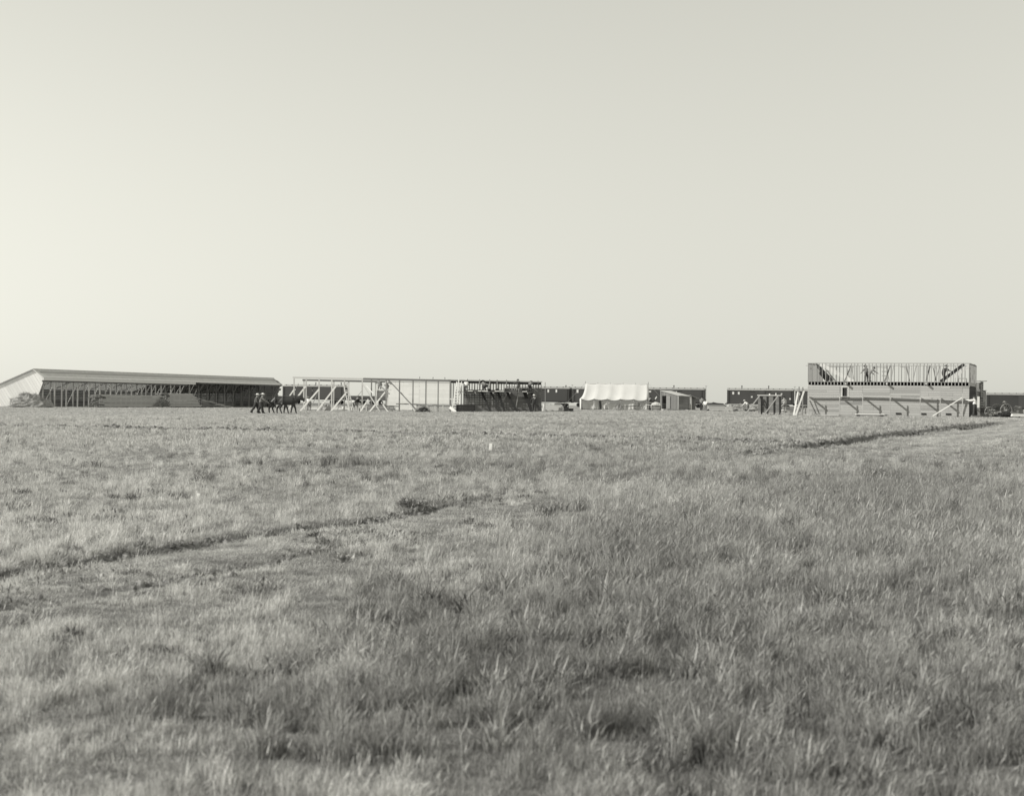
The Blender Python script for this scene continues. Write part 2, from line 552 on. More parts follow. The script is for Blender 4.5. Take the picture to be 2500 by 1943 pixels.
SQ = (0.45, 0.5)
boxcar(696, 843, 'dark boxcar behind the open timber frame, next to the long shed', pipes=((0.0, 0.45), (0.42, 0.5)), windows=((-0.02, 2.75, .35, .3), (0.33, 3.1, .3, .3), (-.3, 2.9, .5, .15)), door=0.42)
boxcar(857, 940, 'low dark gondola seen between the posts of the open frame', gondola=True)
boxcar(1236, 1393, 'dark boxcar whose right end shows past the dark sheathed wall', windows=((0.05, 3.1, .28, .5), (0.18, 3.1, .25, .5), (0.305, 3.1, .25, .5)), pipes=((0.42, 0.3),))
boxcar(1401, 1559, 'dark boxcar mostly hidden behind the white tent', windows=((-0.42, 3.1, .32, .55),), door=0.6)
boxcar(1563, 1720, 'dark boxcar between the white tent and the gap in the train, above the small shed', windows=((0.02 - .46, 3.15, .4, .2), (-.33, 3.15, .4, .2), (0.07, 3.1, .4, .25), (-.41, 2.3, .4, .2)), pipes=((0.02, 0.45),))
boxcar(1777, 1937, 'dark boxcar standing right of the gap, behind the propped wall panel', windows=((-0.405, 3.0, .3, .42), (-0.32, 3.0, .28, .42), (-.12, 2.3, .25, .2), (.33, 2.9, .2, .2), (.46, 2.0, .25, .25)), pipes=((-0.29, 0.5), (0.12, 0.5)))
boxcar(1943, 2100, 'dark boxcar half hidden behind the two-storey frame building', windows=((-.44, 3.0, .25, .4),))
boxcar(2408, 2590, 'dark boxcar at the right edge behind the farm wagon', pipes=((0.02, 0.5),), windows=((.02, 3.0, .4, .15),))

# ------------------------------------------------------------------ long shed on the left
def clip_poly(poly, n, c):
    """keep the side of a 2-D polygon where n.p <= c"""
    out = []
    for i in range(len(poly)):
        a, b = poly[i], poly[(i + 1) % len(poly)]
        da = n[0] * a[0] + n[1] * a[1] - c; db = n[0] * b[0] + n[1] * b[1] - c
        if da <= 0: out.append(a)
        if da * db < 0:
            t = da / (da - db); out.append((a[0] + (b[0] - a[0]) * t, a[1] + (b[1] - a[1]) * t))
    return out


def build_shed():
    e1 = P(111, 921, F / 21.6); e2 = P(687, 939, F / 17.0)
    ez = (e1.z + e2.z) / 2
    a = Vector((e2.x - e1.x, e2.y - e1.y, 0)); L = a.length; a.normalize()
    c = Vector((a.y, -a.x, 0))
    def W(s, cc, z): return Vector((e1.x, e1.y, 0)) + a * s + c * (cc - RE) + Vector((0, 0, z))
    # ridge offset from the near eave, measured on the gable
    best = min((abs((W0 := Vector((e1.x, e1.y, 0)) - c * k).x / W0.y * F + CX - 84), k) for k in [0.5 + 0.05 * i for i in range(80)])
    RE = best[1]
    rzv = P(82, 901, e1.y + RE * 0.3).z
    gl = gz(e1.x, e1.y) - 0.1
    base = W(0, 0, gz(e1.x, e1.y))
    t = thing('long_shed', base, 'long gabled shed at left, white boarded end and dark open side', 'shed')
    LE = -6.2; lz = rzv - (-LE) * 0.36
    PC = RE - 0.95                       # line of posts under the deep eave
    # near gable: diagonal planks clipped to its outline
    out = [(LE, gl), (LE, lz - 0.1), (0, rzv - 0.1), (RE - 0.12, ez - 0.06), (PC, 2.0), (PC - 0.1, gl)]
    def strips(s0, ang, wd, material, par, name, ragged=False):
        n = (math.cos(ang), math.sin(ang))
        vals = [n[0] * p[0] + n[1] * p[1] for p in out]
        v = min(vals)
        while v < max(vals):
            pol = clip_poly(clip_poly(out, (-n[0], -n[1]), -v), n, v + wd - 0.015)
            if len(pol) > 2:
                if ragged:
                    mx = max(p[0] for p in pol); j = random.uniform(-0.05, 0.55)
                    pol = [(p[0] + (j if p[0] > mx - 0.5 else 0), p[1]) for p in pol]
                dd = random.uniform(0, 0.012)
                prism(name, [W(s0 - dd, p[0], p[1]) for p in pol], a * 0.03, material, par)
            v += wd
    gw = mesh_obj('gable_frame', *frame_of(out, lambda p: W(0.06, p[0], p[1]), a * 0.1, 0.12), M['grey'], t)
    strips(0.0, math.radians(38), 0.34, M['gable'], gw, 'plank')
    gw2 = mesh_obj('gable_frame', *frame_of(out, lambda p: W(L - 0.3, p[0], p[1]), a * 0.1, 0.12), M['grey'], t)
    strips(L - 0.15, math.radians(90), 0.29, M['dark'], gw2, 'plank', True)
    # right roof slope: solid; a hinge of unfinished eave boards along the near part
    th = 0.07
    rr = prism('roof_slope', [W(-0.35, 0, rzv), W(-0.35, RE, ez), W(-0.35, RE, ez - th), W(-0.35, 0, rzv - th)], a * (L + 0.7), M['roof'], t)
    beam('ridge_cap', W(-0.36, 0, rzv + 0.03), W(L + 0.36, 0, rzv + 0.03), 0.16, 0.05, M['roof'], rr)
    beam('eave_board', W(-0.3, RE - 0.02, ez - 0.2), W(L * 0.58, RE - 0.02, ez - 0.2), 0.04, 0.28, M['fresh'], t)
    beam('eave_board', W(L * 0.60, RE - 0.02, ez - 0.13), W(L + 0.25, RE - 0.02, ez - 0.13), 0.04, 0.12, M['dark'], t)
    beam('eave_board', W(-0.3, RE - 0.22, ez - 0.42), W(L * 0.55, RE - 0.22, ez - 0.42), 0.04, 0.2, M['plank'], t)
    # left slope: open skip sheathing over the near half, tight boards beyond
    n = 30; slope = (rzv - lz) / (-LE)
    holder = beam('left_rafter', W(0.2, 0, rzv - 0.12), W(0.2, LE, lz - 0.12), 0.06, 0.14, M['grey'], t)
    for k in range(1, 15):
        beam('left_rafter', W(0.2 + k * L / 15, 0, rzv - 0.12), W(0.2 + k * L / 15, LE, lz - 0.12), 0.06, 0.14, M['grey'], t)
    OPEN = 0.52 * L
    for k in range(n):
        cc = -0.1 - k * (-LE - 0.1) / (n - 1)
        beam('slat', W(-0.35, cc, rzv + slope * cc), W(OPEN, cc, rzv + slope * cc), 0.135, 0.058, M['plank'], t)
    prism('roof_slope', [W(OPEN, 0, rzv), W(OPEN, LE, lz), W(OPEN, LE, lz - 0.06), W(OPEN, 0, rzv - 0.06)], a * (L + 0.35 - OPEN), M['roof'], t)
    # back wall
    nb = 11
    for k in range(nb):
        z0 = gl + k * (lz - gl) / nb
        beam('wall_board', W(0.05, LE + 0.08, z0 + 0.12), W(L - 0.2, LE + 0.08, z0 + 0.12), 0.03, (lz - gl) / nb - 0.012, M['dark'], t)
    # inner rows of posts with knee braces to the eave
    N = 25
    for k in range(N):
        s = 0.7 + k * (L - 1.6) / (N - 1)
        p = W(s, PC, 0); zb = gz(p.x, p.y) - 0.1
        m_ = M['fresh'] if s < OPEN + 4 else M['plank']  # darker colour paints in the shade under the tight roof
        po = beam('post', W(s, PC, zb), W(s, PC, rzv - 0.36), 0.13, 0.13, m_, t, up=a)
        beam('knee_brace', W(s, PC + 0.05, 2.5), W(s, RE - 0.15, ez - 0.16), 0.06, 0.1, m_, po, up=a)
        if k % 2 == 0:
            beam('cross_brace', W(s + 0.1, PC - 0.08, zb + 0.2), W(s + (L - 1.6) / (N - 1) * 0.9, PC - 0.08, 3.0), 0.04, 0.1, m_, po, up=c)
        p2 = W(s + 0.4, PC - 2.6, 0)
        po2 = beam('post', W(s + 0.4, PC - 2.6, gz(p2.x, p2.y) - 0.1), W(s + 0.4, PC - 2.6, rzv + slope * (PC - 2.6) - 0.2), 0.13, 0.13, m_, t, up=a)
        if k % 2:
            beam('knee_brace', W(s + 0.4, PC - 2.6, 2.3), W(s + 1.5, PC - 2.6, 3.6), 0.05, 0.1, m_, po2, up=c)
    beam('plate', W(0.1, PC, rzv - 0.34), W(L - 0.2, PC, rzv - 0.34), 0.13, 0.16, M['grey'], t)
    beam('plate', W(0.1, PC - 2.6, rzv + slope * (PC - 2.6) - 0.27), W(L - 0.2, PC - 2.6, rzv + slope * (PC - 2.6) - 0.27), 0.13, 0.16, M['grey'], t)
    return W, a, c, L, PC, RE


def frame_of(out, fn, ext, wd):
    """thin rim just inside an outline, as verts and faces"""
    cx = sum(p[0] for p in out) / len(out); cz = sum(p[1] for p in out) / len(out)
    inn = []
    for p in out:
        dx, dz = p[0] - cx, p[1] - cz; l = math.hypot(dx, dz); k = max(0.0, (l - wd * 1.6) / l)
        inn.append((cx + dx * k, cz + dz * k))
    n = len(out)
    v = [fn(p) for p in out] + [fn(p) for p in inn]; v += [q + ext for q in v]
    f = []
    for i in range(n):
        j = (i + 1) % n
        f += [(i, j, n + j, n + i), (2 * n + i, 3 * n + i, 3 * n + j, 2 * n + j), (i, 2 * n + i, 2 * n + j, j), (n + i, n + j, 3 * n + j, 3 * n + i)]
    return v, f


SW, SA, SC, SL, SPC, SRE = build_shed()


# ------------------------------------------------------------------ stacks of lumber
def stack(name, base, direction, length, width, height, label, material='grey', bh=0.1, bw=0.3, ragged=0.6, step=0.0, group='stacks of lumber'):
    d = Vector(direction); d.z = 0; d.normalize(); n = Vector((-d.y, d.x, 0))
    t = thing(name, base, label, 'lumber', group)
    z = 0.1; lay = 0
    for s in (-0.38, 0.0, 0.38):
        b = base + d * (s * length)
        beam('bearer', b - n * width / 2 + Vector((0, 0, 0.0)), b + n * width / 2 + Vector((0, 0, 0.0)), 0.16, 0.2, M['plank'], t)
    cols = max(2, int(width / bw))
    while z < height:
        frac = z / height
        for k in range(cols):
            off = (k + 0.5) / cols * width - width / 2
            o0 = -length / 2 + random.uniform(0, ragged) * 0.5
            o1 = length / 2 - random.uniform(0, ragged) * 0.5 - step * frac
            c = base + n * off + Vector((0, 0, z + bh / 2))
            beam('board', c + d * o0, c + d * o1, width / cols * 0.94, bh * 0.9, M[material], t)
        z += bh; lay += 1
        if lay % 3 == 0 and z < height - bh:
            for s in (-0.35, 0.3):
                b = base + d * (s * length) + Vector((0, 0, z + 0.012))
                beam('sticker', b - n * width / 2, b + n * width / 2, 0.05, 0.024, M['plank'], t)
            z += 0.026
    return t


def along_shed(px, out):
    """a point on the ground beside the shed, 'out' metres in front of its posts, in picture column px"""
    lo, hi = 0, SL
    for i in range(50):
        m = (lo + hi) / 2; q = SW(m, SPC + out, 0)
        if q.x / q.y * F + CX < px: lo = m
        else: hi = m
    q = SW(lo, SPC + out, 0); q.z = gz(q.x, q.y); return q


def stack_between(pxa, pxb, out, width, height, label, **k):
    a_, b_ = along_shed(pxa, out), along_shed(pxb, out)
    return stack('lumber_stack', (a_ + b_) / 2, b_ - a_, (b_ - a_).length, width, height, label, **k)


stack_between(232, 388, 2.2, 1.6, 1.45, 'long grey lumber stack before the open shed, left of the dark weeds', material='siding', bh=0.12, bw=0.4, ragged=2.2)
stack_between(396, 486, 2.0, 1.6, 1.62, 'taller lumber stack before the shed, stepping down at its right end', material='siding', bh=0.12, bw=0.4, ragged=1.2, step=2.2)
a_, b_ = along_shed(484, 2.0), along_shed(520, 2.0)
stack('lumber_stack', (a_ + b_) / 2, b_ - a_, (b_ - a_).length, 1.2, 0.75, 'low dark lumber stack at the right foot of the stepped stack', material='plank', bh=0.12, bw=0.4, step=1.0)
for i, (x0, y0, x1, y1, lab) in enumerate([(478, 972, 546, 989, 'long plank slanting down from the stepped lumber stack'), (505, 986, 568, 993, 'long pale plank lying low right of the stepped stack'), (502, 988, 570, 986, 'dark plank lying level right of the stepped stack')]):
    q = along_shed((x0 + x1) / 2, 2.6)
    p0, p1 = P(x0, y0, q.y - 1), P(x1, y1, q.y + 1)
    p1.z = max(p1.z, gz(p1.x, p1.y) + 0.03); p0.z = max(p0.z, gz(p0.x, p0.y) + 0.05)
    tag(beam('loose_plank', p0, p1, 0.28, 0.06, M['plank' if i == 2 else 'fresh']), lab, 'plank')
for x0, y0, x1, y1, lab in [(205, 992, 262, 982, 'bare pole leaning out of the grass before the shed near its hay pile')]:
    q = along_shed(230, 2.5); p0, p1 = P(x0, y0, q.y - 2), P(x1, y1, q.y)
    tag(beam('loose_pole', p0, p1, 0.1, 0.1, M['grey']), lab, 'pole')


def mound(name, c, rx, ry, h, material, label, cat, rough=0.25, blades=0, seed=1):
    R = random.Random(seed); v, f = [], []
    nu, nv = 28, 10
    for i in range(nv + 1):
        th = i / nv * math.pi / 2
        for k in range(nu):
            ph = 2 * math.pi * k / nu
            r = math.cos(th); d = Vector((math.cos(ph) * r, math.sin(ph) * r, math.sin(th)))
            q = 1 + rough * (mnoise.noise(d * 2.2 + Vector((seed * 3.1, 0, 0))) + 0.5 * mnoise.noise(d * 6 + Vector((0, seed * 2.7, 0))))
            v.append(Vector((d.x * rx * q, d.y * ry * q, d.z * h * q - 0.08)))
    for i in range(nv):
        for k in range(nu):
            f.append((i * nu + k, i * nu + (k + 1) % nu, (i + 1) * nu + (k + 1) % nu, (i + 1) * nu + k))
    v = [p + c for p in v]
    o = mesh_obj(name, v, f, material)
    if cat: tag(o, label, cat)
    if blades:
        bv, bf = [], []
        for i in range(blades):
            p = v[R.randrange(len(v))] + Vector((R.uniform(-.2, .2), R.uniform(-.2, .2), R.uniform(-.1, .02)))
            d = Vector((R.uniform(-1, 1), R.uniform(-1, 1), R.uniform(-.2, .8))).normalized() * R.uniform(.2, .5)
            s = d.cross(Vector((R.random(), R.random(), R.random()))).normalized() * 0.02
            k = len(bv); bv += [p - s, p + s, p + d]; bf.append((k, k + 1, k + 2))
        b = mesh_obj('straw', bv, bf, M['hay'], o); b['kind'] = 'stuff'
    return o


q = P(72, 990, 3800 / 22.6); q.z = gz(q.x, q.y)
mound('hay_pile', q, 2.15, 1.8, 1.45, M['hay'], 'rounded pile of hay against the white end of the long shed', 'hay pile', 0.35, 2600, 3)


# ------------------------------------------------------------------ people and horses
def skinned(name, verts, edges, radii, root=0, sub=1):
    me = bpy.data.meshes.new('tmp'); me.from_pydata([tuple(v) for v in verts], edges, [])
    o = bpy.data.objects.new('tmp', me); COL.objects.link(o)
    md = o.modifiers.new('s', 'SKIN'); md.use_smooth_shade = True
    sv = me.skin_vertices[0].data
    for i, r in enumerate(radii): sv[i].radius = (r, r)
    for i in range(len(verts)): sv[i].use_root = (i == root)
    ss = o.modifiers.new('u', 'SUBSURF'); ss.levels = sub; ss.render_levels = sub
    dg = bpy.context.evaluated_depsgraph_get()
    m2 = bpy.data.meshes.new_from_object(o.evaluated_get(dg))
    m2.name = name
    bpy.data.objects.remove(o); bpy.data.meshes.remove(me)
    return m2


def seg_dist(p, a, b):
    ab = b - a; t = max(0, min(1, (p - a).dot(ab) / max(ab.length_squared, 1e-9)))
    return (p - a - ab * t).length


def person(loc, face, label, lean=0.0, arms=((0.1, 0.25), (0.1, 0.25)), legs=((0.0, 0.0), (0.0, 0.0)), shirt='shirt_w', trousers='trous_d', hat='hat_l', height=1.74, head_nod=0.0, girth=1.14, splay=0.0):
    """face: heading angle (0 looks along +Y, positive turns left). arm: (upper-arm pitch, elbow bend); leg: (thigh pitch, knee bend)"""
    V, E, R, G = [], [], [], []
    def add(p, r, parent=None, grp='shirt'):
        V.append(Vector(p)); R.append(r)
        if parent is not None:
            E.append((parent, len(V) - 1)); G.append(grp)
        return len(V) - 1
    up = Vector((0, math.sin(lean), math.cos(lean))); fw = Vector((0, math.cos(lean), -math.sin(lean)))
    pel = add((0, 0, 0), 0.175)
    sp = add(up * 0.2, 0.165, pel); ch = add(up * 0.40, 0.185, sp)
    nk = add(up * 0.55, 0.062, ch, 'skin')
    l2 = lean * 0.6 + head_nod; hu = Vector((0, math.sin(l2), math.cos(l2))); hf = Vector((0, math.cos(l2), -math.sin(l2)))
    nkp = up * 0.55
    h1 = add(nkp + hu * 0.08 + hf * 0.025, 0.075, nk, 'skin')
    h2 = add(nkp + hu * 0.17 + hf * 0.02, 0.095, h1, 'skin'); h3 = add(nkp + hu * 0.24 + hf * 0.01, 0.07, h2, 'skin')
    add(nkp + hu * 0.13 + hf * 0.125, 0.016, h1, 'skin')          # nose
    for s in (-1, 1):
        add(nkp + hu * 0.15 + Vector((s * 0.1, 0, 0)), 0.016, h2, 'skin')   # ears
    for i, s in enumerate((-1, 1)):
        a1, eb = arms[i]
        sh = add(up * 0.46 + Vector((s * 0.195, 0, 0)), 0.095, ch)
        d1 = Vector((s * 0.15, math.sin(a1), -math.cos(a1))).normalized(); a2 = a1 + eb
        d2 = Vector((s * 0.03, math.sin(a2), -math.cos(a2))).normalized()
        el = add(V[sh] + d1 * 0.3, 0.07, sh); wr = add(V[el] + d2 * 0.25, 0.045, el)
        pm = add(V[wr] + d2 * 0.08, 0.034, wr, 'skin')
        side = Vector((1, 0, 0)); curl = Vector((0, math.sin(a2 + 0.6), -math.cos(a2 + 0.6)))
        for k, ln in enumerate((0.075, 0.085, 0.08, 0.062)):
            f1 = add(V[pm] + side * (k - 1.5) * 0.02 + d2 * ln * 0.55, 0.0095, pm, 'skin')
            add(V[f1] + curl * ln * 0.5, 0.0085, f1, 'skin')
        t1 = add(V[wr] + d2 * 0.05 - side * s * 0.045 + curl * 0.02, 0.011, wr, 'skin'); add(V[t1] + curl * 0.045, 0.009, t1, 'skin')
    lows = []
    for i, s in enumerate((-1, 1)):
        a1, kb = legs[i]
        hp = add((s * 0.105, 0, -0.04), 0.13, pel, 'trous')
        d1 = Vector((s * splay, math.sin(a1), -math.cos(a1))).normalized(); a2 = a1 - kb; d2 = Vector((0, math.sin(a2), -math.cos(a2)))
        kn = add(V[hp] + d1 * 0.43, 0.1, hp, 'trous'); an = add(V[kn] + d2 * 0.40, 0.08, kn, 'trous')
        ft = max(-0.5, min(0.2, a2))
        to = add(V[an] + Vector((0, 0.17 * math.cos(ft), -0.05 + 0.12 * math.sin(ft))), 0.042, an, 'boot')
        hl = add(V[an] + Vector((0, -0.04, -0.05)), 0.045, an, 'boot')
        lows += [V[to].z - 0.042, V[hl].z - 0.045]
    low = min(lows); sc = height / 1.80
    me = skinned('person_body', V, E, R)
    mats = {'skin': M['skin'], 'shirt': M[shirt], 'trous': M[trousers], 'boot': M['boot']}
    keys = list(mats)
    for k in keys: me.materials.append(mats[k])
    segs = [(V[a], V[b], keys.index(gp), max(R[a], R[b])) for (a, b), gp in zip(E, G)]
    for p in me.polygons:
        c = p.center
        best = min(segs, key=lambda sg: seg_dist(c, sg[0], sg[1]) - 0.5 * sg[3])
        mi = best[2]
        if mi == 1 and c.dot(up) < 0.02: mi = 2
        p.material_index = mi; p.use_smooth = True
    T = Matrix.Translation(loc) @ Matrix.Rotation(face, 4, 'Z') @ Matrix.Diagonal((sc * girth, sc * girth, sc, 1)) @ Matrix.Translation((0, 0, -low))
    t = thing('person', loc, label, 'person')
    body = bpy.data.objects.new('body', me); COL.objects.link(body); body.matrix_basis = T; adopt(body, t)
    # hat
    v, f = lathe_data([(0.0, 0.105), (0.06, 0.11), (0.085, 0.09), (0.098, 0.0), (0.19, -0.015), (0.2, -0.005), (0.19, 0.0), (0.102, 0.012)], 14)
    top = nkp + hu * 0.235 + hf * 0.01
    rot = Vector((0, 0, 1)).rotation_difference(hu).to_matrix().to_4x4()
    HM = T @ Matrix.Translation(top) @ rot
    mesh_obj('hat', [HM @ p for p in v], f, M[hat], t, True)
    return t


def horse(loc, face, label, gait=0):
    V, E, R = [], [], []
    def add(p, r, par=None):
        V.append(Vector(p)); R.append(r)
        if par is not None: E.append((par, len(V) - 1))
        return len(V) - 1
    barrel = add((0, 0.05, 1.14), 0.38)
    loin = add((0, -0.38, 1.2), 0.33, barrel); rump = add((0, -0.72, 1.2), 0.31, loin)
    chest = add((0, 0.48, 1.15), 0.34, barrel); nb = add((0, 0.76, 1.28), 0.25, chest)
    nm = add((0, 1.0, 1.40), 0.18, nb); poll = add((0, 1.22, 1.50), 0.13, nm)
    hd = add((0, 1.38, 1.33), 0.115, poll); mz = add((0, 1.50, 1.08), 0.08, hd)
    for s in (-1, 1):
        e = add((s * 0.07, 1.19, 1.63), 0.03, poll); add((s * 0.08, 1.21, 1.72), 0.012, e)
    fo = [(0.16, -0.12), (-0.10, 0.16)] if gait == 0 else [(-0.08, 0.14), (0.18, -0.1)]
    for i, s in enumerate((-1, 1)):
        a, b = fo[i]
        sh = add((s * 0.15, 0.5, 0.98), 0.15, chest); fa = add((s * 0.15, 0.5 + a * 0.4, 0.74), 0.105, sh)
        kn = add((s * 0.14, 0.5 + a * 1.2, 0.46), 0.07, fa); ft = add((s * 0.14, 0.48 + a * 1.6, 0.14), 0.052, kn); add((s * 0.14, 0.53 + a * 1.7, 0.035), 0.055, ft)
        hp = add((s * 0.15, -0.70, 1.02), 0.2, rump); st = add((s * 0.16, -0.54 + b * 0.5, 0.82), 0.12, hp)
        hk = add((s * 0.14, -0.84 + b, 0.5), 0.075, st); fl = add((s * 0.14, -0.78 + b * 1.5, 0.15), 0.052, hk); add((s * 0.14, -0.72 + b * 1.6, 0.035), 0.055, fl)
    R = [r * 1.16 for r in R]
    me = skinned('horse_body', V, E, R, 0, 2)
    me.materials.append(M['horse'])
    T = Matrix.Translation(loc) @ Matrix.Rotation(face, 4, 'Z')
    t = thing('horse', loc, label, 'horse', None, face)
    b = bpy.data.objects.new('body', me); COL.objects.link(b); b.matrix_basis = T; adopt(b, t)
    tube('tail', [T @ Vector(p) for p in ((0, -0.95, 1.3), (0, -1.08, 1.1), (0.02, -1.1, 0.75), (0.04, -1.05, 0.5))], [0.05, 0.075, 0.07, 0.02], M['mane'], t)
    mv = []
    for k in range(7):
        u = k / 6; y = 0.66 + u * 0.58; z = 1.50 + u * 0.10
        mv.append((y, z))
    v = []; f = []
    for k, (y, z) in enumerate(mv):
        v += [T @ Vector((-0.05, y, z - 0.02)), T @ Vector((0.0, y - 0.01, z + 0.07)), T @ Vector((0.11, y - 0.03, z - 0.12 - 0.05 * (k % 2)))]
    for k in range(6):
        for j in range(2): f.append((k * 3 + j, k * 3 + j + 1, k * 3 + 4 + j, k * 3 + 3 + j))
        f.append((k * 3 + 2, k * 3, k * 3 + 3, k * 3 + 5))
    mesh_obj('mane', v, f, M['mane'], t)
    def ring(y, zc, ry, rz_, rad, name, tilt=0.0, m='leather'):
        pts = [T @ Vector((math.cos(q) * ry, y + tilt * math.sin(q), zc + math.sin(q) * rz_)) for q in [2 * math.pi * i / 16 for i in range(17)]]
        return tube(name, pts, rad, M[m], t, 6)
    ring(0.70, 1.30, 0.235, 0.32, 0.05, 'collar', -0.12)
    ring(0.15, 1.17, 0.345, 0.345, 0.022, 'girth')
    tube('trace', [T @ Vector(p) for p in ((0.27, 0.66, 1.15), (0.36, 0.1, 1.12), (0.32, -0.7, 1.0), (0.28, -1.15, 0.85))], 0.018, M['leather'], t, 5)
    tube('bridle', [T @ Vector(p) for p in ((0.12, 1.22, 1.52), (0.11, 1.42, 1.25), (0.0, 1.54, 1.2), (-0.11, 1.42, 1.25), (-0.12, 1.22, 1.52))], 0.014, M['leather'], t, 5)
    return t


RIGHT = -math.pi / 2
D0 = F / 27.4
person(GP(625, D0 + 0.8), RIGHT, 'man in pale hat and dark coat with white collar following the horses', lean=0.12, arms=((0.3, 0.5), (0.1, 0.5)), legs=((0.25, 0.1), (-0.3, 0.25)), shirt='shirt_c', hat='hat_l', height=1.76, girth=1.35)
person(GP(637, D0), RIGHT + 0.1, 'man in grey shirt and pale hat walking nearest the horses, arm forward', lean=0.16, arms=((0.55, 0.3), (0.7, 0.15)), legs=((-0.2, 0.2), (0.2, 0.1)), shirt='shirt_g', trousers='trous_d', hat='hat_l', height=1.78, girth=1.35)
horse(GP(683, D0 + 1.4), RIGHT, 'dark horse on the far side of the walking team, rump showing', 1)
horse(GP(702, D0), RIGHT, 'dark harnessed horse nearest the camera in the walking team', 0)

# ------------------------------------------------------------------ building frame in the middle
FA = GP(717, F / 23.7); FB = GP(1321, F / 23.7)
FD = (FB - FA); FD.z = 0; FLen = FD.length; FD.normalize()
FN = Vector((FD.y, -FD.x, 0))            # towards the camera
FTOP = 4.0


def ftop(q):
    """the plate falls slightly towards the right"""
    return 4.03 - 0.24 * (q - FA).dot(FD) / FLen


def fp(px, py, off=0.0):
    return on_plane(px, py, FA + FN * off, FN)


def fx(px, off=0.0):
    q = fp(px, 985, off); q.z = gz(q.x, q.y); return q


DEEP = -13.0
frame = thing('timber_frame_barn', FA, 'long barn going up, open posts at left, dark sheathed wall at right', 'building')
H = 0.12
posts = [717.5, 747, 778.5, 809.5, 840.5, 884, 906.5, 942.5, 975, 1008, 1039.5, 1069.5, 1098.5]
for px in posts:
    q = fx(px)
    beam('post', (q.x, q.y, q.z - 0.15), (q.x, q.y, ftop(q) - 0.14), 0.13, 0.13, M['fresh' if px < 900 else 'grey'], frame, up=FD)
a_, b_ = fx(714), fx(886)
beam('top_plate', (a_.x, a_.y, ftop(a_) - 0.03), (b_.x, b_.y, ftop(b_) - 0.03), 0.16, 0.17, M['fresh'], frame)
a_, b_ = fx(886), fx(1101)
beam('top_plate', (a_.x, a_.y, ftop(a_) - 0.03), (b_.x, b_.y, ftop(b_) - 0.03), 0.2, 0.2, M['plank'], frame)
beam('plate_cap', (a_.x, a_.y, ftop(a_) + 0.10), (b_.x, b_.y, ftop(b_) + 0.10), 0.22, 0.045, M['pale'], frame)
for px in (1024, 1056.5, 1085.5):
    q = fx(px); beam('post_end', (q.x, q.y, ftop(q) + 0.1), (q.x, q.y, ftop(q) + 0.32), 0.07, 0.07, M['plank'], frame, up=FD)
# far side wall: posts, plate and near-white boards
for px in (741.5, 814.5, 851, 916.5, 923, 948):
    q = fx(px, DEEP); beam('far_post', (q.x, q.y, q.z - 0.15), (q.x, q.y, ftop(q) - 0.1), 0.13, 0.13, M['fresh'], frame, up=FD)
a_, b_ = fx(738, DEEP), fx(951, DEEP)
beam('far_plate', (a_.x, a_.y, ftop(a_) - 0.1), (b_.x, b_.y, ftop(b_) - 0.1), 0.2, 0.2, M['plank'], frame)
a_, b_ = fx(945, DEEP), fx(1101, DEEP)
zt, nb = ftop(b_) - 0.14, 13
farwall = beam('far_wall_plate', (a_.x, a_.y, ftop(a_) - 0.07), (b_.x, b_.y, ftop(b_) - 0.07), 0.12, 0.14, M['fresh'], frame)
L_ = (b_ - a_).length; bd = (zt - 0.75) / nb
for k in range(nb):
    z = zt - (k + 0.5) * bd
    full = k < nb - 3
    s = 0.0; end = L_ if full else L_ * (0.46 if k < nb - 1 else 0.42)
    while s < end - 0.3:
        l = min(random.choice((2.4, 3.6, 3.6, 4.8)), end - s)
        p0 = Vector((a_.x, a_.y, z)) + FD * s + FN * (0.09 + random.uniform(0, 0.01)); p1 = p0 + FD * (l - 0.012)
        beam('board', p0, p1, 0.025, bd - 0.014, M['white'], farwall); s += l
for k in range(9):
    q = a_ + FD * (k * L_ / 8); beam('stud', (q.x, q.y, q.z - 0.1), (q.x, q.y, ftop(q) - 0.15), 0.1, 0.1, M['fresh'], farwall, up=FD)


def brace(x0, y0, x1, y1, wd, m, o0=0.3, o1=0.9, par=None, name='brace'):
    a, b = fp(x0, y0, o0), fp(x1, y1, o1)
    if y1 > 985: b.z = gz(b.x, b.y) - 0.04
    return beam(name, a, b, wd * (.8 if name == 'brace' else 1), wd * 0.4, M[m], par or frame, up=FN)


for x0, y0, x1, y1, wd, m in [(746, 943, 700, 1004, .2, 'pale'), (779, 950, 732, 1003, .2, 'pale'), (820, 943, 773, 1003, .19, 'pale'), (850, 953, 807, 1004, .19, 'pale'), (899, 975, 879, 1004, .17, 'white'), (940, 957, 902, 1003, .18, 'white'),
                              (776, 959, 755, 1004, .09, 'grey'), (840, 962, 822, 1004, .08, 'grey'), (883, 955, 869, 971, .05, 'grey'), (729, 936, 723, 944, .12, 'fresh'), (717, 952, 706, 968, .16, 'pale'),
                              (884, 935, 928, 1000, .14, 'fresh'), (931, 982, 947, 1005, .15, 'fresh'), (979, 958, 1014, 1005, .12, 'fresh'), (928, 942, 951, 962, .16, 'plank'), (949, 928, 1022, 989, .13, 'plank'), (895, 942, 912, 962, .12, 'fresh')]:
    brace(x0, y0, x1, y1, wd, m)
for x0, y0, x1, y1, m in [(967, 986, 1010, 986.5, 'grey'), (945, 991.5, 977, 992, 'grey'), (1006, 987, 1042, 988, 'grey'), (1055, 989, 1072, 989, 'grey'), (875, 994, 895, 993.5, 'white'), (1098, 974, 1112, 974.5, 'pale')]:
    beam('tie_board', fp(x0, y0, .15), fp(x1, y1, .15), 0.04, 0.12, M[m], frame)

